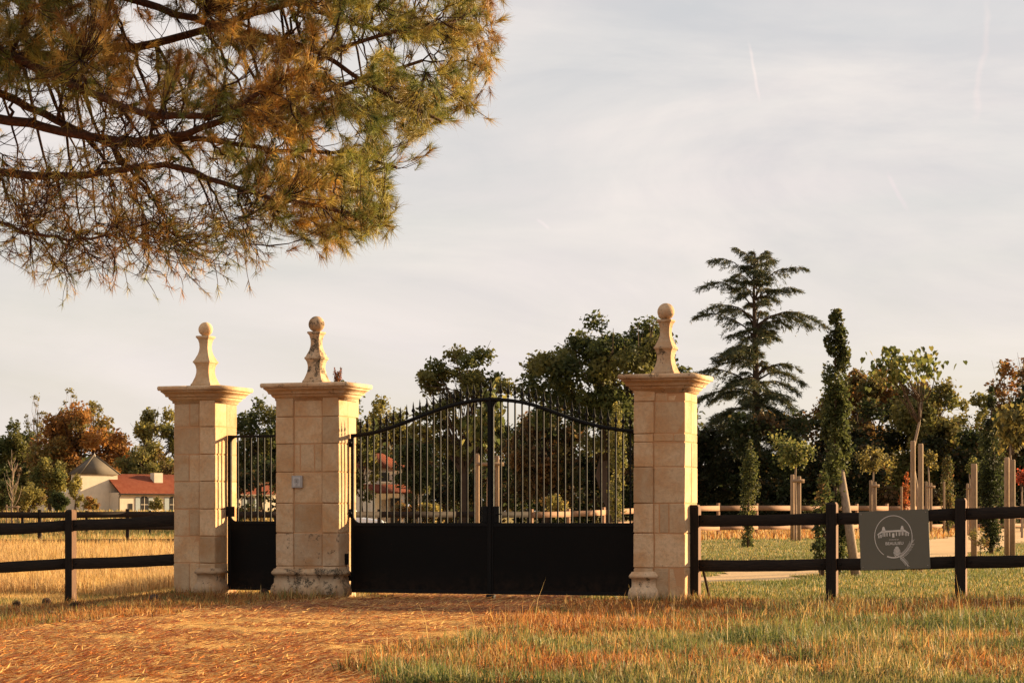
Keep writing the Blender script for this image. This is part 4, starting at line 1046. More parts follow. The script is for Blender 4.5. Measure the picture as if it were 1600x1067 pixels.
broadleaf('rusty_tree', 'low rusty brown tree behind the right bars of the gate', 850, 625, 802, 130, 128, 7500, 0.26, [(BR, 3), (DG, 3), (RU, 1), (OL, 1)], 206, K=36, spread=0.24)
broadleaf('sunlit_olive_tree', 'yellow-olive tree partly hiding the little house, next to the wide pillar', 566, 640, 800, 62, 128, 4600, 0.2, [(OL, 3), (YG, 3), (MG, 2)], 207, K=40, spread=0.22, shell=.3)
broadleaf('dark_leafy_tree', 'dark leafy tree overlapping the right side of the little house', 648, 655, 800, 72, 126, 5200, 0.2, [(DG, 3), (MG, 3), (OL, 1)], 208, K=40, spread=0.22, shell=.3)
for i, (x, yt, wd, Yy, lab) in enumerate([(665, 664, 170, 150, 'dark hedge shrub right of the little house behind the gate'), (775, 650, 180, 140, 'dark hedge shrub behind the centre of the double gate'),
        (905, 640, 210, 135, 'dark hedge shrub below the biggest dark green tree'), (1020, 620, 200, 130, 'dark hedge shrub behind the pillar near the sign'), (560, 690, 110, 160, 'dark hedge shrub left of the little house behind the gate'), (465, 690, 190, 165, 'dark hedge shrub behind the wide intercom pillar'),
        (345, 700, 150, 345, 'dark far hedge behind the narrow pillar'), (60, 735, 190, 340, 'dark far hedge below the orange autumn tree'), (215, 735, 170, 342, 'dark far hedge behind the red-roofed house')]):
    broadleaf('hedge_shrub', lab, x, yt, 806, wd, Yy, 11000, 0.28 * max(1, Yy / 170), [(DK, 3), (DG, 3), (BR, 1)], 220 + i, cat='shrub', group='dark hedge under the trees', K=50, spread=0.22, shell=.2, trunk=False, depth=.35, boxy=True)
for i, (x, yt, wd, lab) in enumerate([(672, 782, 46, 'low flowering yellow-green bush behind the gate, right of the white car'), (625, 786, 40, 'low reddish flowering bush beside the white car'), (868, 772, 50, 'low pale leafy bush above the tan fence behind the gate')]):
    broadleaf('flowering_bush', lab, x, yt, 808, wd, 92, 1100, 0.12, [(YG, 3), (OL, 2), (RU, 1)] if i != 1 else [(BR, 3), (OL, 2), (RU, 2)], 230 + i, cat='bush', K=20, spread=0.3, trunk=False)

# right-hand wood
RM = [('brown_green_tree', 'brown-green tree right of the cedar', 1352, 562, 802, 150, 128, 12000, 0.26, [(BR, 3), (RU, 2), (OL, 4), (MG, 2)], 301),
      ('golden_olive_tree', 'golden olive tree behind the tall staked heart-leaved sapling', 1448, 578, 802, 140, 122, 12000, 0.26, [(OL, 4), (YG, 3), (BR, 2), (MG, 2)], 302),
      ('airy_olive_tree', 'airy olive tree between the golden tree and the far cypress', 1520, 600, 790, 90, 132, 4200, 0.26, [(OL, 3), (MG, 3), (YG, 1)], 303),
      ('reddish_tree', 'airy reddish tree at the right edge of the wood', 1585, 555, 760, 110, 138, 4200, 0.28, [(RU, 3), (BR, 3), (OL, 2)], 304),
      ('dark_conifer', 'dark rounded conifer at the right edge under the reddish tree', 1612, 592, 802, 70, 120, 5200, 0.22, [(DK, 3), (DG, 3)], 305),
      ('tawny_tree', 'tawny lit tree directly behind the column tree by the sign', 1310, 590, 802, 130, 133, 9000, 0.26, [(BR, 3), (OL, 3), (RU, 1)], 306)]
for a in RM: broadleaf(*a[:9], a[9], a[10], K=46, spread=0.2, shell=.35)
for i, (x, yt, wd, lab) in enumerate([(1130, 640, 200, 'dark hedge shrub beneath the cedar'), (1265, 625, 210, 'dark hedge shrub behind the nearest staked sapling'), (1395, 622, 210, 'dark hedge shrub behind the sign'),
                                      (1515, 645, 190, 'dark hedge shrub behind the far cypress'), (1625, 650, 170, 'dark hedge shrub at the right edge')]):
    broadleaf('hedge_shrub', lab, x, yt, 806, wd, 124 - (i % 2) * 4, 15000, 0.24, [(DK, 4), (DG, 3), (BR, 1)], 320 + i, cat='shrub', group='dark hedge under the trees', K=54, spread=0.2, shell=.2, trunk=False, depth=.35, boxy=True)

# far wood closing the horizon
def far_wood():
    rg = np.random.default_rng(333); n = 130000; Y = rg.uniform(400, 440, n); X = rg.uniform(-.62, .62, n) * Y
    H = 5 + 5 * vnoise(X * .05, Y * .05, 5) + 3 * vnoise(X * .2, Y * .1, 6); Z = ground_z(X, Y) + H * rg.uniform(0, 1, n) ** .8
    V, Q = leaf_quads(np.stack([X, Y, Z], -1), rg.uniform(.6, 1.4, n), rg)
    link('far_wood', mesh_np('far_wood', V, Q, np.repeat(pal_pick([(DG, 3), (MG, 2), (BR, 1)], n, rg), 4, 0)), M_leaf, kind='stuff', label='far dark wood closing the horizon behind everything', category='wood')
far_wood()

# cedar
def cedar(label, x, ytop, Y, seed):
    rg = np.random.default_rng(seed); X = (x - CX) / F * Y; zb = gz(X, Y); H = CH - (ytop - HY) / F * Y - zb
    root = thing('cedar_tree', label, 'tree', (X, Y, zb))
    A = Acc(); z = np.linspace(-.2, H, 12); px_ = np.cumsum(rg.normal(size=12)) * .03
    A.tube(np.stack([px_, 0 * z, z], -1), np.linspace(.38, .03, 12), 9); link('trunk', A.mesh('trunk', True), M_bark, root)
    B = Acc(); Cs = []; Ds = []
    m = F / Y
    levels = 165
    for i in range(levels):
        f = 0.05 + 0.95 * (i + rg.normal() * 3) / levels; f = min(max(f, .04), 0.995)
        # envelope: wide skirts below, narrowing irregular tip
        env = np.interp(f, [0, .15, .35, .5, .62, .75, .86, .94, 1], [118, 126, 116, 98, 92, 96, 88, 66, 36]) / m
        a = rg.uniform(0, 6.283); l = env * rg.uniform(.4, 1.1)
        if f > 0.45: l *= rg.choice([0.4, 0.65, 0.9, 1.15])
        rise = np.interp(f, [0, .4, .7, .9, 1], [-.25, .05, .32, .6, 1.3]) + rg.normal() * .20; p = np.array([0, 0, H * f * .97])
        dirv = np.array([math.cos(a), math.sin(a), 0]); e = p + dirv * l + np.array([0, 0, l * (rise - .26)])
        q = bez(p, p + dirv * l * .5 + np.array([0, 0, l * (rise * .6 + .24)]), e, 12)
        q[2:] += np.cumsum(rg.normal(size=(10, 3)) * .03, 0)
        B.tube(q, np.linspace(.04 + .05 * (1 - f), .008, 12), 5)
        nb_ = int(14 + l * 14)
        if f < .5: nb_ = int(nb_ * 1.5)
        for _ in range(nb_):
            t = rg.uniform(.12, 1) ** .7; k = t * 11; i0 = min(int(k), 10); b0 = q[i0] + (q[i0 + 1] - q[i0]) * (k - i0)
            side = rg.choice([-1, 1]); perp = np.array([-dirv[1], dirv[0], 0]) * side
            ll = l * .34 * (1.2 - t) * rg.uniform(.3, 1.2) + .16
            tip = b0 + (dirv * rg.uniform(.3, .9) + perp * rg.uniform(.3, .9)) * ll + np.array([0, 0, ll * rg.uniform(-.6, .12)])
            nn = int(8 + ll * 20); tt = rg.uniform(0, 1, nn)[:, None]
            Cs.append(b0 + (tip - b0) * tt + rg.normal(size=(nn, 3)) * np.array([.035, .035, .03]) - np.array([0, 0, .16]) * tt ** 2 * ll)
            Ds.append(np.broadcast_to((tip - b0) / (np.linalg.norm(tip - b0) + 1e-6) + np.array([0, 0, -.35]), (nn, 3)))
    link('limbs', B.mesh('limbs', True), M_bark, root)
    C = np.vstack(Cs); D = np.vstack(Ds); n = len(C)
    dd = D + rg.normal(size=(n, 3)) * .5; dd /= np.linalg.norm(dd, axis=1, keepdims=True); ln = rg.uniform(.10, .24, n)[:, None]
    w_ = np.cross(dd, rg.normal(size=(n, 3))); w_ /= np.linalg.norm(w_, axis=1, keepdims=True); w_ *= .021
    V = np.stack([C - w_, C + w_, C + dd * ln], 1).reshape(-1, 3)
    col = pal_pick([((0.040, 0.050, 0.022), 4), ((0.065, 0.068, 0.028), 3), ((0.12, 0.095, 0.036), 2)], n, rg, .2)
    link('crown', mesh_np('crown', V, np.arange(3 * n).reshape(n, 3), np.repeat(col, 3, 0)), M_needle, root)
cedar('tall blue-green cedar with tiered branches standing above the wood', 1182, 397, 126, 41)

# columnar trees and cypresses
def columnar(name, label, x, ytop, ybot, wpx, Y, n, leaf, pal, seed, profile, lean=0.0, group='columnar trees', bare=0.0, rough=.35, mat=None):
    rg = np.random.default_rng(seed); X = (x - CX) / F * Y; zb = gz(X, Y)
    H = CH - (ytop - HY) / F * Y - zb; z0 = max(0.05, CH - (ybot - HY) / F * Y - zb); R_ = wpx / F * Y / 2
    root = thing(name, label, 'tree', (X, Y, zb), 0, group)
    K = int(70); kz = rg.uniform(0, 1, K); kr = np.interp(kz, *zip(*profile)) * R_; ka = rg.uniform(0, 6.283, K)
    cl = np.stack([np.cos(ka) * kr * .6, np.sin(ka) * kr * .6, z0 + kz * (H - z0)], -1); cr = kr * rg.uniform(.28, .85, K) + .03
    out_ = rg.uniform(size=K) < .16; cl[out_, :2] *= 1.6; cr[out_] *= .7
    ci = rg.choice(K, n, p=cr / cr.sum()); g = rg.normal(size=(n, 3)); g /= np.linalg.norm(g, axis=1, keepdims=True); g *= rg.uniform(.1, 1, (n, 1)) ** .5
    C = cl[ci] + g * cr[ci][:, None] * np.array([1, 1, 1.7]) * (1 + rough * rg.normal(size=(n, 1)) * .3)
    C[:, 2] = C[:, 2].clip(0.04, H); C[:, 0] += lean * C[:, 2] / H
    V, Q = leaf_quads(C, leaf * rg.uniform(.6, 1.3, n), rg, .1)
    col = pal_pick(pal, K, rg, .15)[ci] * .55 + pal_pick(pal, n, rg, .2) * .45
    link('crown', mesh_np('crown', V, Q, np.repeat(col, 4, 0)), mat or M_leaf, root)
    A = Acc(); z = np.linspace(-.1, H * .92, 8); A.tube(np.stack([lean * z / H + rg.normal(size=8) * R_ * .06, rg.normal(size=8) * R_ * .06, z], -1), np.linspace(R_ * .2, R_ * .04, 8), 7)
    link('trunk', A.mesh('trunk', True), M_bark, root)
    return root
PROF_COL = [(0, .5), (.08, .75), (.2, .7), (.3, .85), (.5, 1.0), (.75, .95), (.9, .65), (1, .25)]
PROF_CYP = [(0, .55), (.15, .95), (.4, 1.0), (.7, .75), (.9, .35), (1, .08)]
IVY = [(DK, 2), (DG, 4), (MG, 4), (OL, 2)]
columnar('column_tree', 'tall narrow leafy column tree beside the sign, with a leaning pale stake', 1306, 484, 905, 39, 40, 9500, 0.075, IVY, 401, PROF_COL, lean=0.0)
columnar('column_tree', 'short leafy column tree behind the fence between pillar and staked sapling', 1168, 688, 856, 25, 66, 3800, 0.075, IVY, 402, PROF_COL, lean=0.1)
columnar('column_tree', 'yellow-green column tree seen through the right end of the gate', 964, 628, 846, 26, 62, 3600, 0.08, [(OL, 3), (YG, 3), (MG, 2)], 403, PROF_COL)
columnar('cypress', 'slim dark cypress right of the fence post behind the sign', 1549, 604, 850, 40, 58, 9500, 0.07, [(DK, 4), (DG, 4), (MG, 1)], 404, PROF_CYP)
columnar('column_tree', 'dim distant column tree under the golden olive tree', 1481, 712, 826, 22, 88, 2200, 0.10, [(DG, 2), (BR, 2), (OL, 2)], 405, PROF_COL)
columnar('red_plume_shrub', 'rust red plume-shaped young tree just above the sign', 1411, 738, 822, 18, 90, 900, 0.10, [(RU, 3), ((0.25, 0.06, 0.02), 3)], 406, [(0, .3), (.3, .9), (.7, .7), (1, .1)], lean=0.15, group=None)
columnar('leafy_climber', 'bushy climber at the foot of the tall column tree by the sign', 1286, 738, 895, 34, 39.4, 900, 0.085, [(DG, 3), (MG, 3), (BR, 1)], 407, [(0, .5), (.3, .7), (.7, .9), (1, .3)], group=None)
def prop_pole(label, p0, p1, Y, rad):
    a, b = W(p0[0], p0[1], Y), W(p1[0], p1[1], Y - .3); b.z = gz(b.x, b.y) - .05
    A = Acc(); A.tube([a, (a + b) / 2 + Vector((.01, 0, 0)), b], [rad * .8, rad * .95, rad], 10)
    link('prop_pole', A.mesh('prop_pole', True), M_bark_pale, label=label, category='stake')
prop_pole('pale leaning pole propping the tall column tree by the sign', (1313, 735), (1338, 905), 40, 0.085)

# staked saplings
def sapling(name, label, x, ytrunk_top, crown, Y, n, leaf, pal, seed, wav=0.0, bark=None, rt=0.035, K=16, heart=False):
    """crown = (x0, x1, ytop, ybot)"""
    rg = np.random.default_rng(seed); X = (x - CX) / F * Y; zb = gz(X, Y); s = Y / F
    root = thing(name, label, 'tree', (X, Y, zb), 0, 'young staked trees')
    zf = lambda y: CH - (y - HY) * s - zb
    H = zf(ytrunk_top); cxm = ((crown[0] + crown[1]) / 2 - x) * s; rx = (crown[1] - crown[0]) * s / 2; rz = (crown[3] - crown[2]) * s / 2; cz = zf((crown[2] + crown[3]) / 2)
    k = 9; z = np.linspace(-.1, H, k); path = np.stack([np.sin(z * 3.1 + seed) * wav * (z / H).clip(0), np.cos(z * 2.3) * wav * .5, z], -1)
    A = Acc(); A.tube(path, np.linspace(rt, rt * .55, k), 8); link('trunk', A.mesh('trunk', True), bark or M_bark_pale, root)
    u = rg.normal(size=(K, 3)); u /= np.linalg.norm(u, axis=1, keepdims=True); u[:, 2] = u[:, 2] * .8 + .1
    cl = u * rg.uniform(.45, 1, (K, 1)) * np.array([rx, rx * .8, rz]) * .85 + np.array([cxm, 0, cz])
    B = Acc(); top = path[-1]
    for c in cl:
        st_ = path[rg.integers(k - 2, k)]; mid = (st_ + c) / 2 + rg.normal(size=3) * .12 * rx; mid[2] += .05
        q = bez(st_, mid, c, 7); q[1:-1] += rg.normal(size=(5, 3)) * .02 * rx
        B.tube(q, np.linspace(rt * .34, rt * .10, 7), 5)
    link('limbs', B.mesh('limbs', True), bark or M_bark, root)
    ci = rg.integers(0, K, n); C = cl[ci] + rg.normal(size=(n, 3)) * np.array([rx, rx * .8, rz]) * rg.uniform(.10, .26, K)[ci][:, None]
    if heart:   # large drooping heart-shaped leaves
        m_ = n; sz = leaf * rg.uniform(.6, 1.2, m_); a = rg.uniform(0, 6.283, m_)
        d = np.stack([np.cos(a) * .45, np.sin(a) * .45, -np.ones(m_) * rg.uniform(.5, 1.1, m_)], -1); d /= np.linalg.norm(d, axis=1, keepdims=True)
        w_ = np.stack([-np.sin(a), np.cos(a), 0 * a], -1); nr = np.cross(d, w_)
        s3 = sz[:, None]
        V = np.stack([C, C + w_ * s3 * .30 - d * s3 * .08 + nr * s3 * .05, C + w_ * s3 * .46 + d * s3 * .25 + nr * s3 * .1, C + w_ * s3 * .28 + d * s3 * .65 + nr * s3 * .06, C + d * s3,
                      C - w_ * s3 * .28 + d * s3 * .65 + nr * s3 * .06, C - w_ * s3 * .46 + d * s3 * .25 + nr * s3 * .1, C - w_ * s3 * .30 - d * s3 * .08 + nr * s3 * .05], 1).reshape(-1, 3)
        b = np.arange(m_)[:, None] * 8
        Q = np.vstack([b + np.array([0, 1, 2, 3]), b + np.array([0, 5, 6, 7])]); T = np.vstack([b + np.array([0, 3, 4]), b + np.array([0, 4, 5])])
        col = pal_pick(pal, m_, rg, .2); me = mesh_np('crown', V, [Q, T], np.repeat(col, 8, 0))
    else:
        V, Q = leaf_quads(C, leaf * rg.uniform(.6, 1.3, n), rg, .1, .75); col = pal_pick(pal, n, rg, .22); me = mesh_np('crown', V, Q, np.repeat(col, 4, 0))
    link('crown', me, M_leaf, root); return root
LG = [((0.10, 0.105, 0.028), 3), ((0.16, 0.14, 0.04), 3), ((0.055, 0.065, 0.02), 3)]
LY = [((0.20, 0.15, 0.04), 3), ((0.12, 0.10, 0.03), 3), ((0.07, 0.06, 0.02), 2)]
sapling('staked_sapling', 'tall heart-leaved sapling with crooked trunk rising from thick stakes behind the sign', 1432, 628, (1346, 1478, 530, 612), 43, 420, 0.115, LG, 501, 0.10, rt=0.042, K=20, heart=True)
stake_frame('pair of thick round stakes standing directly behind the sign', [1427.5, 1437.5], 688, 42.5, False, 0.058)
sapling('staked_sapling', 'round-headed green sapling tied between two stakes left of the column tree', 1243, 705, (1200, 1274, 670, 738), 74, 1500, 0.10, LG, 502, 0.02, rt=0.05, K=16)
stake_frame('two round stakes with crossbar left of the tall column tree', [1238.5, 1248], 741, 73.5, True, 0.075)
sapling('staked_sapling', 'small bronze-leaved sapling between the column tree and the sign', 1364, 722, (1336, 1394, 698, 742), 88, 1100, 0.10, LY, 503, 0.02, rt=0.05, K=12)
stake_frame('two slim stakes with crossbar just left of the sign', [1361, 1366.5], 750, 87.5, True, 0.07)
sapling('staked_sapling', 'small yellow-green sapling above the right corner of the sign', 1451, 728, (1438, 1470, 704, 738), 92, 700, 0.10, LY, 504, 0.02, rt=0.045, K=10)
stake_frame('two slim stakes with crossbar above the right corner of the sign', [1447.5, 1454], 752, 91.5, True, 0.06)
sapling('staked_sapling', 'little sapling left of the cypress, behind the last fence post', 1515, 735, (1508, 1532, 714, 745), 90, 500, 0.09, LG, 505, 0.02, rt=0.04, K=8)
stake_frame('two slim stakes with crossbar left of the cypress', [1512, 1517], 755, 89.5, True, 0.055)
stake_frame('single thick round stake right of the last fence post, by the cypress', [1523.5], 724, 52, False, 0.085)
sapling('staked_sapling', 'yellow-leaved young tree at the right edge beside a thick stake', 1580, 690, (1552, 1625, 624, 715), 56, 800, 0.12, LY, 506, 0.02, rt=0.05, K=16, heart=True)
stake_frame('pair of thick round stakes at the right edge', [1574.5, 1581], 714, 55.5, False, 0.075)
sapling('staked_sapling', 'small leafy sapling right of the cypress foot', 1560, 745, (1552, 1575, 718, 768), 86, 520, 0.09, LG, 507, 0.02, rt=0.035, K=8)
stake_frame('single slim stake at the foot of the cypress', [1558.5], 756, 85.5, False, 0.06)
sapling('red_leaved_sapling', 'small red-leaved sapling at the far right edge', 1597, 760, (1582, 1615, 728, 768), 80, 600, 0.11, [((0.26, 0.045, 0.02), 3), ((0.16, 0.04, 0.02), 2)], 508, 0.01, rt=0.05, K=12)
stake_frame('single slim stake beside the dim distant column tree', [1475.5], 752, 87, False, 0.05)
stake_frame('single slim stake beside the rust red plume tree', [1409], 760, 89, False, 0.05)
sapling('staked_sapling', 'broad-leaved sapling behind the meeting stiles of the double gate', 763, 690, (725, 795, 598, 722), 54, 330, 0.17, LG, 509, 0.03, rt=0.04, K=16, heart=True)
stake_frame('tall stakes with crossbar behind the meeting stiles of the double gate', [746, 777], 708, 53.5, True, 0.055)
# climber twigs at the foot of the stake behind the last post
broadleaf('low_twiggy_plant', 'low twiggy plant at the foot of the thick stake by the cypress', 1532, 818, 862, 34, 51, 260, 0.06, [(BR, 2), (OL, 2)], 510, cat='plant', K=14, spread=.3, r0=.012)
broadleaf('low_twiggy_plant', 'dark low twiggy plant left of the fence post by the column tree', 1281, 828, 892, 26, 39.2, 260, 0.07, [(DG, 2), (MG, 2)], 511, cat='plant', K=14, spread=.3, r0=.012)

# rust-red weed on the wide pillar's cap
def cap_weed():
    rg = np.random.default_rng(61); root = thing('cap_weed', 'rust-red weed growing on the cap of the wide pillar', 'plant', P(tu(528, .16), .16, 2.932))
    A = Acc(); Cs = []
    for i in range(9):
        a = rg.uniform(0, 6.28); r = rg.uniform(0, .06); h = rg.uniform(.13, .25); b = np.array([math.cos(a) * r, math.sin(a) * r, 0]); e = b * 1.6 + np.array([0, 0, h])
        q = bez(b, b * 1.3 + np.array([0, 0, h * .5]), e, 6); A.tube(q, np.linspace(.005, .002, 6), 5)
        t = rg.uniform(.15, 1, 55)[:, None]; Cs.append(b + (e - b) * t + rg.normal(size=(55, 3)) * np.array([.018, .018, .008]) * (1.2 - t))
    link('stems', A.mesh('stems'), M_bark, root); C = np.vstack(Cs)
    V, Q = leaf_quads(C, .026 * rg.uniform(.6, 1.3, len(C)), rg, .0, .45); col = pal_pick([((0.15, 0.042, 0.02), 4), ((0.20, 0.075, 0.03), 2), ((0.10, 0.06, 0.025), 2)], len(C), rg)
    link('leaves', mesh_np('leaves', V, Q, np.repeat(col, 4, 0)), M_leaf, root)
cap_weed()

# ------------------------------------------------------------------ overhanging pine
def pine():
    rg = np.random.default_rng(77)
    X0, Y0 = -7.6, 19.6; zb = gz(X0, Y0)
    root = thing('pine_tree', 'big pine whose needle-laden boughs hang over the drive at upper left', 'tree', (0, 0, 0))
    A = Acc(); z = np.linspace(zb - .2, 10.5, 12)
    A.tube(np.stack([X0 + .25 * np.sin(z * .4), Y0 + .15 * np.cos(z * .5), z], -1), np.linspace(.34, .10, 12), 14); link('trunk', A.mesh('trunk', True), M_pinebark, root)
    def pt(x, y, Y): return np.array(W(x, y, Y))
    tr = lambda zz: np.array([X0 + .25 * math.sin(zz * .4), Y0 + .15 * math.cos(zz * .5), zz])
    limbs = [  # start height on trunk, then pixel way points with depth
        (4.3, [(-40, 178, 18.6), (70, 200, 18.4), (200, 228, 18.2), (300, 205, 18.2), (420, 170, 18.3), (540, 130, 18.5), (660, 95, 18.6)], .052),
        (4.9, [(-30, 130, 19.6), (60, 175, 19.4), (150, 220, 19.2), (210, 230, 19.0), (300, 215, 18.8), (430, 235, 18.6), (560, 240, 18.5), (620, 262, 18.4)], .045),
        (4.0, [(-40, 262, 19.0), (60, 278, 18.8), (150, 272, 18.6), (260, 255, 18.3), (360, 290, 18.0), (470, 320, 17.8), (590, 340, 17.7)], .046),
        (3.6, [(-40, 335, 18.4), (60, 368, 18.2), (110, 378, 18.1), (180, 365, 18.0), (240, 345, 17.9)], .030),
        (5.6, [(-40, 90, 20.4), (100, 85, 20.2), (250, 70, 20.0), (400, 20, 19.8), (520, -10, 19.6), (700, -40, 19.4)], .058),
        (5.2, [(-40, 60, 18.0), (110, 130, 17.8), (200, 175, 17.7), (330, 190, 17.6), (450, 120, 17.7), (560, 60, 17.8), (720, 30, 18.0)], .045),
        (6.2, [(-40, -30, 19.0), (150, -20, 18.7), (330, 40, 18.4), (480, 70, 18.2), (600, 150, 18.0), (690, 190, 18.0)], .05),
        (6.6, [(-40, -60, 21.0), (150, -60, 20.8), (350, -40, 20.5), (550, 40, 20.2), (660, 60, 20.0), (745, 50, 19.8)], .05),
        (7.4, [(0, -180, 19.5), (200, -160, 19.2), (450, -130, 19.0), (650, -80, 18.8), (760, -30, 18.7)], .05),
    ]
    nodes = []; ndir = []; nrad = []
    def spline(P_, k=40):
        P_ = np.array(P_); d = np.r_[0, np.cumsum(np.linalg.norm(np.diff(P_, axis=0), axis=1))]; t = np.linspace(0, d[-1], k)
        Q_ = np.stack([np.interp(t, d, P_[:, i]) for i in range(3)], -1)
        for _ in range(3): Q_[1:-1] = (Q_[:-2] + 2 * Q_[1:-1] + Q_[2:]) / 4
        return Q_
    for h, pts, r in limbs:
        Pp = [tr(h)] + [pt(*p) for p in pts]; q = spline(Pp, 46); q[2:-1] += rg.normal(size=(43, 3)) * .008
        rad = np.linspace(r * 1.25, r * .25, 46); a = Acc(); a.tube(q, rad, 9)
        link('limb', a.mesh('limb', True), M_pinebark, root)
        for i in range(8, 46): nodes.append(q[i]); nrad.append(rad[i])
    nodes = np.array(nodes); nrad = np.array(nrad)
    # crown outline, in the vertical plane through the boughs
    DENSE = [(-260, -330), (800, -330), (775, -60), (755, 50), (728, 150), (692, 205), (655, 238), (630, 262), (628, 325), (590, 368), (505, 392), (455, 350), (400, 330), (330, 300), (220, 262), (0, 235), (-260, 230)]
    SPARSE = [(-200, 230), (0, 235), (220, 262), (330, 300), (420, 335), (392, 382), (335, 442), (270, 415), (170, 432), (60, 442), (10, 372), (-200, 330)]
    def samp(poly, n, gapf):
        out = []; xs = [p[0] for p in poly]; ys = [p[1] for p in poly]
        while len(out) < n:
            m = 4000; x = rg.uniform(min(xs), max(xs), m); y = rg.uniform(min(ys), max(ys), m); Y = rg.uniform(17.0, 21.2, m)
            jx = x + (vnoise(x / 45, y / 45 + Y * 1.5, 31) - .5) * 95; jy = y + (vnoise(x / 45, y / 45 + Y * 1.5, 32) - .5) * 80
            k = in_poly(jx, jy, poly)
            gap = vnoise(x / 75, y / 55, 35) * .6 + vnoise(x / 28, y / 24, 36) * .4
            k &= gap > gapf(x, y)
            k &= ~((((x - 425) / 62) ** 2 + ((y - 32) / 20) ** 2 < 1))
            k &= ~((((x - 60) / 70) ** 2 + ((y - 212) / 26) ** 2 < 1) & (rg.uniform(size=m) < .8))
            for a, b, c in zip(x[k], y[k], Y[k]): out.append((a, b, c))
        return np.array(out[:n])
    gfun = lambda x, y: .37 + .10 * sstep(330, 120, x) * sstep(90, 170, y) + .10 * sstep(230, 330, y)
    tA = samp(DENSE, 5500, gfun); tB = samp(SPARSE, 560, lambda x, y: .22 + 0 * x)
    T_px = np.vstack([tA, tB]); T = np.stack([(T_px[:, 0] - CX) / F * T_px[:, 2], T_px[:, 2], CH - (T_px[:, 1] - HY) / F * T_px[:, 2]], -1)
    # secondary boughs towards a subset of the tufts
    B = Acc(); sec = []
    order = rg.permutation(len(T))[:360]
    for i in order:
        d = T[i] - nodes; cost = np.linalg.norm(d, axis=1) + np.where(d[:, 0] < 0.10, 1.2, 0) + np.where(d[:, 2] > 0.5, .4, 0); j = int(np.argmin(cost))
        a, c = nodes[j], T[i]; L_ = np.linalg.norm(c - a)
        if L_ > 2.8: continue
        mid = (a + c) / 2 + np.array([.08 * L_, 0, -.10 * L_]) + rg.normal(size=3) * .07 * L_
        q = bez(a, mid, c, 9); q[1:-1] += rg.normal(size=(7, 3)) * .014
        B.tube(q, np.linspace(min(nrad[j] * .55, .018), .0055, 9), 5); sec.append(q[2:])
    sec = np.vstack(sec)
    allN = np.vstack([sec, nodes])
    # twigs to every tuft
    D = np.zeros_like(T); keep = np.ones(len(T), bool); extraT, extraD, extraP = [], [], []
    for i, c in enumerate(T):
        d = c - allN; cost = np.linalg.norm(d, axis=1) + np.where(d[:, 0] < 0.02, .18, 0); j = int(np.argmin(cost)); a = allN[j]; L_ = np.linalg.norm(c - a)
        if L_ > 1.1: keep[i] = False; continue
        mid = (a + c) / 2 + np.array([.05, 0, -.16]) * L_ + rg.normal(size=3) * .10 * L_
        q = bez(a, mid, c, 5); dv = q[-1] - q[-2]; D[i] = dv / (np.linalg.norm(dv) + 1e-6)
        B.tube(q, np.linspace(.0050, .0028, 5), 3)
        if T_px[i, 0] > 330 or T_px[i, 1] < 120:
            extraT.append(q[3] + rg.normal(size=3) * .05); extraD.append(D[i] + rg.normal(size=3) * .4); extraP.append(T_px[i])
        if T_px[i, 1] > 240 and T_px[i, 0] < 430:
            for _ in range(2):
                k = rg.integers(1, 5); e = q[k] + (c - a) * rg.uniform(.1, .3) + rg.normal(size=3) * .09 + np.array([0, 0, -.03]); B.tube(bez(q[k], (q[k] + e) / 2 + rg.normal(size=3) * .03, e, 4), np.linspace(.004, .002, 4), 3); extraT.append(e); extraD.append((e - q[k]) / (np.linalg.norm(e - q[k]) + 1e-6)); extraP.append(T_px[i])
    link('twigs', B.mesh('twigs', True), M_twig, root, kind='stuff')
    T, D, T_px = np.vstack([T[keep], extraT]), np.vstack([D[keep], extraD]), np.vstack([T_px[keep], extraP])
    D[:, 2] += .25; D /= np.linalg.norm(D, axis=1, keepdims=True) + 1e-9
    # needle tufts
    sparse = ((T_px[:, 1] > 262) & (T_px[:, 0] < 430)) | ((T_px[:, 1] > 170) & (T_px[:, 0] < 260))
    cnt = np.where(sparse, rg.integers(12, 24, len(T)), rg.integers(42, 62, len(T)))
    idx = np.repeat(np.arange(len(T)), cnt); n = len(idx)
    along = -.085 * rg.uniform(0, 1, n) ** 1.6 + .01
    base = T[idx] + D[idx] * along[:, None]
    nd = D[idx] * rg.uniform(.55, 1.2, (n, 1)) + rg.normal(size=(n, 3)) * .46; nd /= np.linalg.norm(nd, axis=1, keepdims=True)
    ln = rg.uniform(.08, .15, n)[:, None] * np.where(sparse, .75, 1.0)[idx][:, None]
    w_ = np.cross(nd, rg.normal(size=(n, 3))); w_ /= np.linalg.norm(w_, axis=1, keepdims=True); w_ *= .0022
    tipv = base + nd * ln + np.array([0, 0, -.018]) * (ln / .13)
    V = np.stack([base - w_, base + w_, tipv], 1).reshape(-1, 3)
    # intrinsic colour: old needles rust, young ones green, in patches
    patch = vnoise(T_px[:, 0] / 70, T_px[:, 1] / 60 + T_px[:, 2] * 2, 51) * .7 + rg.uniform(size=len(T)) * .3
    edge = ((T_px[:, 0] > 520) * .16) - (T_px[:, 1] > 300) * .05
    green = np.clip((patch + edge - .38) * 3.2, 0, 1)
    gcol = pal_pick([((0.16, 0.165, 0.035), 3), ((0.085, 0.10, 0.026), 3), ((0.28, 0.235, 0.055), 3)], len(T), rg, .15)
    bcol = pal_pick([((0.30, 0.155, 0.035), 3), ((0.20, 0.09, 0.024), 2), ((0.40, 0.25, 0.06), 3), ((0.11, 0.055, 0.02), 2)], len(T), rg, .15)
    col = gcol * green[:, None] + bcol * (1 - green[:, None])
    cn = col[idx] * (1 + rg.normal(size=(n, 1)) * .2).clip(.5, 1.6)
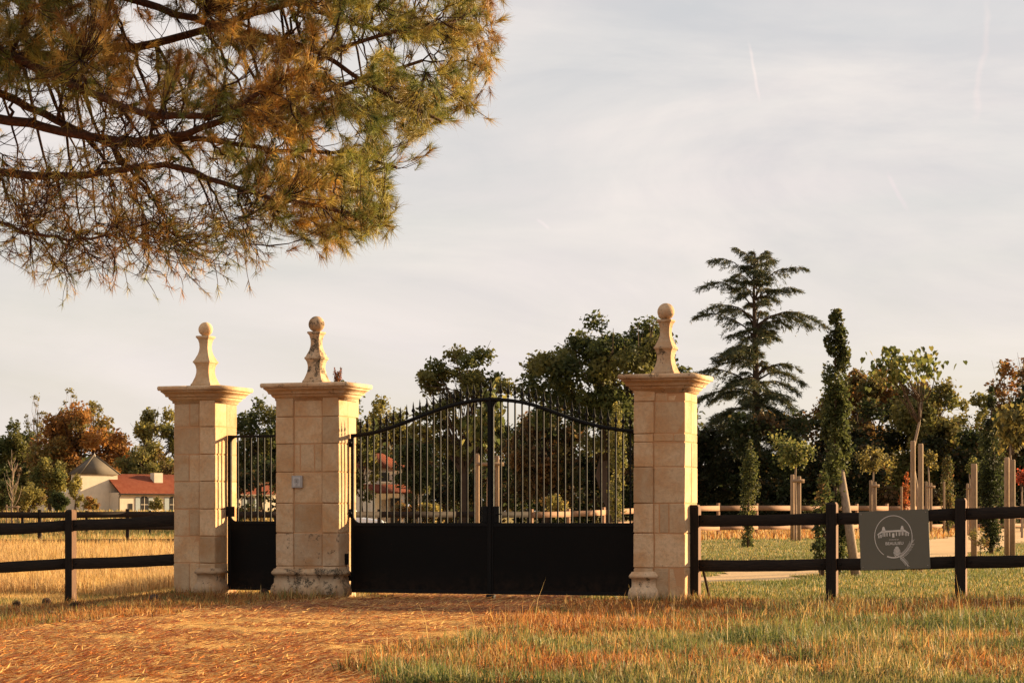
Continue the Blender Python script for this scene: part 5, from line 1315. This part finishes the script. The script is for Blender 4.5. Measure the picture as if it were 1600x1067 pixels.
    link('needles', mesh_np('needles', V, np.arange(3 * n).reshape(n, 3), np.repeat(cn, 3, 0)), M_needle, root, kind='stuff')
pine()

# pine cones on the ground
def cone_mesh(seed):
    rg = np.random.default_rng(seed); A = Acc()
    V = []; rows = 9
    A.tube([(0, 0, 0.0), (0, 0, .03), (0, 0, .08), (0, 0, .105)], [.022, .034, .022, .006], 8)
    for i in range(rows):
        z = .008 + i * .0115; r = .040 * math.sin(math.pi * (.22 + .72 * i / rows)) + .006; m = 9
        for k in range(m):
            a = (k + (i % 2) * .5) / m * 6.283; c, s_ = math.cos(a), math.sin(a); w_ = .011; t = np.array([-s_, c, 0]); o = np.array([c, s_, 0])
            b = o * r * .55 + np.array([0, 0, z]); e = o * (r + .012) + np.array([0, 0, z + .010])
            A.add(np.array([b - t * w_ * .5, b + t * w_ * .5, e + t * w_ * .8, e - t * w_ * .8, e + np.array([0, 0, .006]) + o * .003, b + np.array([0, 0, .006])]), np.array([(0, 1, 2, 3)]), np.array([(3, 2, 4), (0, 3, 5), (3, 4, 5), (1, 5, 2), (2, 5, 4)]))
    return A.mesh('pine_cone')
cm = cone_mesh(3)
for i, (x, y, sc, lab) in enumerate([(74, 947, 1.15, 'pine cone left of the left fence post, at the edge of the sunlit grass'), (110, 953, 1.25, 'pine cone at the foot of the left fence post'), (70, 968, 1.15, 'lower pine cone on the needle litter left of the fence post'),
                        (239, 941, 1.2, 'pine cone lying left of the narrow pillar base'), (418, 931, 1.15, 'pine cone at the left foot of the wide pillar'), (33, 950, 1.1, 'leftmost pine cone in the shade of the fence')]):
    Y = CH * F / (y - HY)
    for _ in range(6):
        X = (x - CX) / F * Y; Y = (CH - gz(X, Y)) * F / (y - HY)
    link('pine_cone', cm, M_cone, None, (X, Y, gz(X, Y) + .045 * sc), (R(80 + i * 13), R(20 * i), R(67 * i)), label=lab, category='pine cone', group='fallen pine cones').scale = (sc,) * 3

# ------------------------------------------------------------------ grass, hay, litter
def blades(name, label, X, Y, h, w, lean, pal, seed, kind='stuff', tintjit=.22, mat=None, patchpal=None, shade_band=False):
    rg = np.random.default_rng(seed); n = len(X); Z = ground_z(X, Y)
    a = rg.uniform(0, 6.283, n); l = lean * h * rg.normal(size=n); b = rg.uniform(0, 6.283, n)
    c, s_ = np.cos(a) * w / 2, np.sin(a) * w / 2; lx, ly = np.cos(b) * l, np.sin(b) * l
    p0 = np.stack([X - c, Y - s_, Z - .01], -1); p1 = np.stack([X + c, Y + s_, Z - .01], -1)
    p2 = np.stack([X - c * .75 + lx * .35, Y - s_ * .75 + ly * .35, Z + h * .55], -1); p3 = np.stack([X + c * .75 + lx * .35, Y + s_ * .75 + ly * .35, Z + h * .55], -1)
    hh = np.sqrt(np.maximum(h * h - np.minimum(l * l, h * h * .8), 0)); p4 = np.stack([X + lx, Y + ly, Z + hh], -1)
    V = np.stack([p0, p1, p3, p2, p4], 1).reshape(-1, 3); i = np.arange(n)[:, None] * 5
    col = pal_pick(pal, n, rg, tintjit)
    if patchpal is not None:
        k = vnoise(X * .9, Y * .6, seed) * .6 + vnoise(X * 3, Y * 2, seed + 1) * .4; f = np.clip((k - .42) * 6, 0, 1)[:, None]
        col = col * (1 - f) + pal_pick(patchpal, n, rg, tintjit) * f
    if shade_band:  # blade colour darkened along the wall line to imitate its shade
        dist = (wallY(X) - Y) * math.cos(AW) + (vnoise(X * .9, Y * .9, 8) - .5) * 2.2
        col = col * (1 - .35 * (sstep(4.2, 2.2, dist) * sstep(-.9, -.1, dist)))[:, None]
    me = mesh_np(name, V, [i + np.array([0, 1, 2, 3]), i + np.array([3, 2, 4])], np.repeat(col, 5, 0))
    return link(name, me, mat or M_grass, kind=kind, label=label, category='grass')
GRN = [((0.145, 0.165, 0.04), 4), ((0.26, 0.23, 0.065), 3), ((0.075, 0.10, 0.03), 3), ((0.40, 0.29, 0.10), 1)]
STRAW = [((0.56, 0.36, 0.12), 3), ((0.66, 0.45, 0.17), 2), ((0.42, 0.21, 0.06), 2)]
RUST = [((0.40, 0.135, 0.03), 3), ((0.58, 0.27, 0.07), 3), ((0.18, 0.058, 0.018), 2)]
def field(n, x0, x1, y0, y1, rg, keep, persp=True):
    u = rg.uniform(0, 1, n)
    Y = 1 / (1 / y0 + (1 / y1 - 1 / y0) * u) if persp else rg.uniform(y0, y1, n)   # denser near the viewer
    X = (x0 + (x1 - x0) * rg.uniform(0, 1, n)) * Y
    k = keep(X, Y); return X[k], Y[k]
rg = np.random.default_rng(91)
def wallY(X): return O3[1] + 0.3 + (O3[0] - X) * math.tan(AW)
# foreground verge right of the drive
X, Y = field(290000, -.26, .26, 14.2, 31.5, rg, lambda X, Y: (~drive_mask(X, Y)) & (Y < wallY(X) + .4) & (vnoise(X * 5, Y * 4, 60) * .6 + vnoise(X * 13, Y * 9, 61) * .4 + rg.normal(size=len(X)) * .1 > .42))
h = 1.3 * rg.uniform(.03, .12, len(X)) * (0.4 + 1.3 * vnoise(X * 1.6, Y * .9, 71) ** 1.3 + .35 * vnoise(X * 6, Y * 4, 70)); h *= np.where(Y > wallY(X) - 1.2, .65, 1)
f_r = vnoise(X * .5, Y * .35, 72) * .6 + vnoise(X * 2.2, Y * 1.6, 73) * .4 + .08 - sstep(0, 3, X - .3) * .16 + sstep(24, 29, Y) * .26
is_r = f_r + rg.normal(size=len(X)) * .12 > .50
k = ~is_r
blades('grass', 'green and straw grass verge in front of the gate and right fence', X[k], Y[k], h[k], rg.uniform(.005, .012, k.sum()), .85, GRN, 92, patchpal=STRAW + GRN)
k = is_r
blades('dry_grass', 'rust-brown dead grass and needle litter along the foot of the gate', X[k], Y[k], h[k] * .8, rg.uniform(.005, .012, k.sum()), 1.2, RUST, 93, patchpal=RUST + STRAW[:1], shade_band=True)
# tall dry stalks
n = 60; X = rg.uniform(-.05, .22, n); Y = rg.uniform(16, 27, n); X = X * Y; k = ~drive_mask(X, Y); 
blades('tall_grass_stalks', 'scattered tall pale dry grass stalks in the front verge', X[k], Y[k], rg.uniform(.2, .55, k.sum()), rg.uniform(.005, .008, k.sum()), .45, STRAW, 94)
# hay field left, behind the fence
X, Y = field(95000, -.255, -.085, 32.0, 75, rg, lambda X, Y: (Y > wallY(X) + 3.2 + (vnoise(X, Y * .3, 77) - .5) * 2))
blades('hay_grass', 'tall golden hay grass in the field behind the left fence', X, Y, rg.uniform(.18, .46, len(X)) * (.6 + .7 * vnoise(X * .6, Y * .3, 78)), .007 + Y * .00012, .42, STRAW, 95, patchpal=[((0.58, 0.38, 0.16), 3), ((0.46, 0.26, 0.10), 2)])
X, Y = field(50000, -.26, -.07, 30.0, 42, rg, lambda X, Y: (Y > wallY(X) + .1))
blades('grass', 'short mown yellow-green grass strip just behind the left fence', X, Y, rg.uniform(.03, .09, len(X)), .008, .6, GRN + STRAW, 96, patchpal=STRAW)
X, Y = field(40000, -.27, -.02, 75, 270, rg, lambda X, Y: X < 1e9)
blades('hay_grass', 'far golden grass beyond the paddock fence', X, Y, rg.uniform(.2, .45, len(X)), .012 + Y * .0003, .4, STRAW, 97, patchpal=GRN)
# lawn right, behind the fence
X, Y = field(110000, .03, .28, 29.5, 96, rg, lambda X, Y: (Y > wallY(X) + .3) & (~path_mask(X, Y)))
blades('grass', 'green lawn between the right fence and the saplings', X, Y, rg.uniform(.03, .085, len(X)), .006 + Y * .00016, .6, GRN, 98, patchpal=GRN + STRAW[:1])
X, Y = field(26000, -.08, .24, 76, 118, rg, lambda X, Y: (Y > 77) & (~path_mask(X, Y)))
blades('dry_grass', 'brown rough grass at the foot of the tan paddock fence', X, Y, rg.uniform(.08, .3, len(X)), .03, .5, RUST + STRAW, 99)
X, Y = field(20000, -.10, .10, 31.5, 40, rg, lambda X, Y: (Y > wallY(X) + .5) & (~drive_mask(X, Y)) & (~path_mask(X, Y)))
blades('grass', 'short grass just inside the gateway', X, Y, rg.uniform(.03, .07, len(X)), .008, .6, GRN + STRAW, 100)
# left verge in front of the left fence
X, Y = field(60000, -.26, -.09, 20.0, 33.0, rg, lambda X, Y: (~drive_mask(X, Y)) & (Y < wallY(X) + .3))
blades('dry_grass', 'rust and straw grass tufts in the shade before the left fence', X, Y, rg.uniform(.03, .10, len(X)), .007, .8, RUST, 101, patchpal=GRN[1:] + RUST + STRAW[2:], shade_band=True)
# longer tufts left standing round posts and pillars
foot = [P(t, FV) for t, *_ in pr] + [P(p[4], FV) for p in pl] + [P(t1 + .1, -.02), P(t1 + .5, -.03), P(t2 + .2, -.07), P(t2 + .8, -.07), P(.1, -.07), P(.4, -.03), P(.75, .1), P(t1 - .1, .2)]
fx, fy = [], []
for p_ in foot:
    fx.append(p_.x + rg.normal(size=260) * .16); fy.append(p_.y - .06 + rg.normal(size=260) * .10)
X, Y = np.concatenate(fx), np.concatenate(fy)
blades('grass_tufts', 'longer grass tufts round the feet of fence posts and pillars', X, Y, rg.uniform(.05, .22, len(X)) ** 1.0 * rg.uniform(.5, 1, len(X)), rg.uniform(.004, .009, len(X)), .7, RUST + STRAW + GRN, 104)
# fallen needles on the drive
def litter(n, seed):
    rg = np.random.default_rng(seed)
    X, Y = field(n, -.27, .1, 14.2, 33, rg, lambda X, Y: drive_mask(X + rg.normal(size=len(X)) * .25, Y) & (vnoise(X * 1.6, Y * 2.6, 81) * .55 + vnoise(X * 5, Y * 8, 82) * .45 + rg.normal(size=len(X)) * .08 + sstep(25, 29.5, Y) * .22 > .50))
    n = len(X); a = rg.normal(size=n) * .9; L_ = rg.uniform(.06, .14, n); w_ = .0045
    d = np.stack([np.cos(a), np.sin(a), rg.uniform(-.1, .35, n)], -1); p = np.stack([X, Y, ground_z(X, Y) + .022 + rg.uniform(0, .035, n)], -1)
    t = np.stack([-np.sin(a), np.cos(a), rg.uniform(.1, .8, n)], -1) * w_
    V = np.stack([p - t, p + t, p + d * L_[:, None]], 1).reshape(-1, 3); V[:, 2] = np.maximum(V[:, 2], ground_z(V[:, 0], V[:, 1]) + .012)
    col = pal_pick([((0.50, 0.165, 0.026), 4), ((0.30, 0.075, 0.015), 3), ((0.78, 0.46, 0.14), 3)], n, rg, .2)
    edge = Y + .42 * X + 3.0 * vnoise(X * .8, Y * .8, 9); gate_shade = sstep(25.2, 27.4, edge)[:, None]; col = col * (1 - gate_shade * .45)  # needles tinted darker towards the gate, deepening its shadow by colour
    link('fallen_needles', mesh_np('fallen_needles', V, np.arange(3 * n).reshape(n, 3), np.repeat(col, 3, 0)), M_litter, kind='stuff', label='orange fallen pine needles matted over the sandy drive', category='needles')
litter(170000, 103)
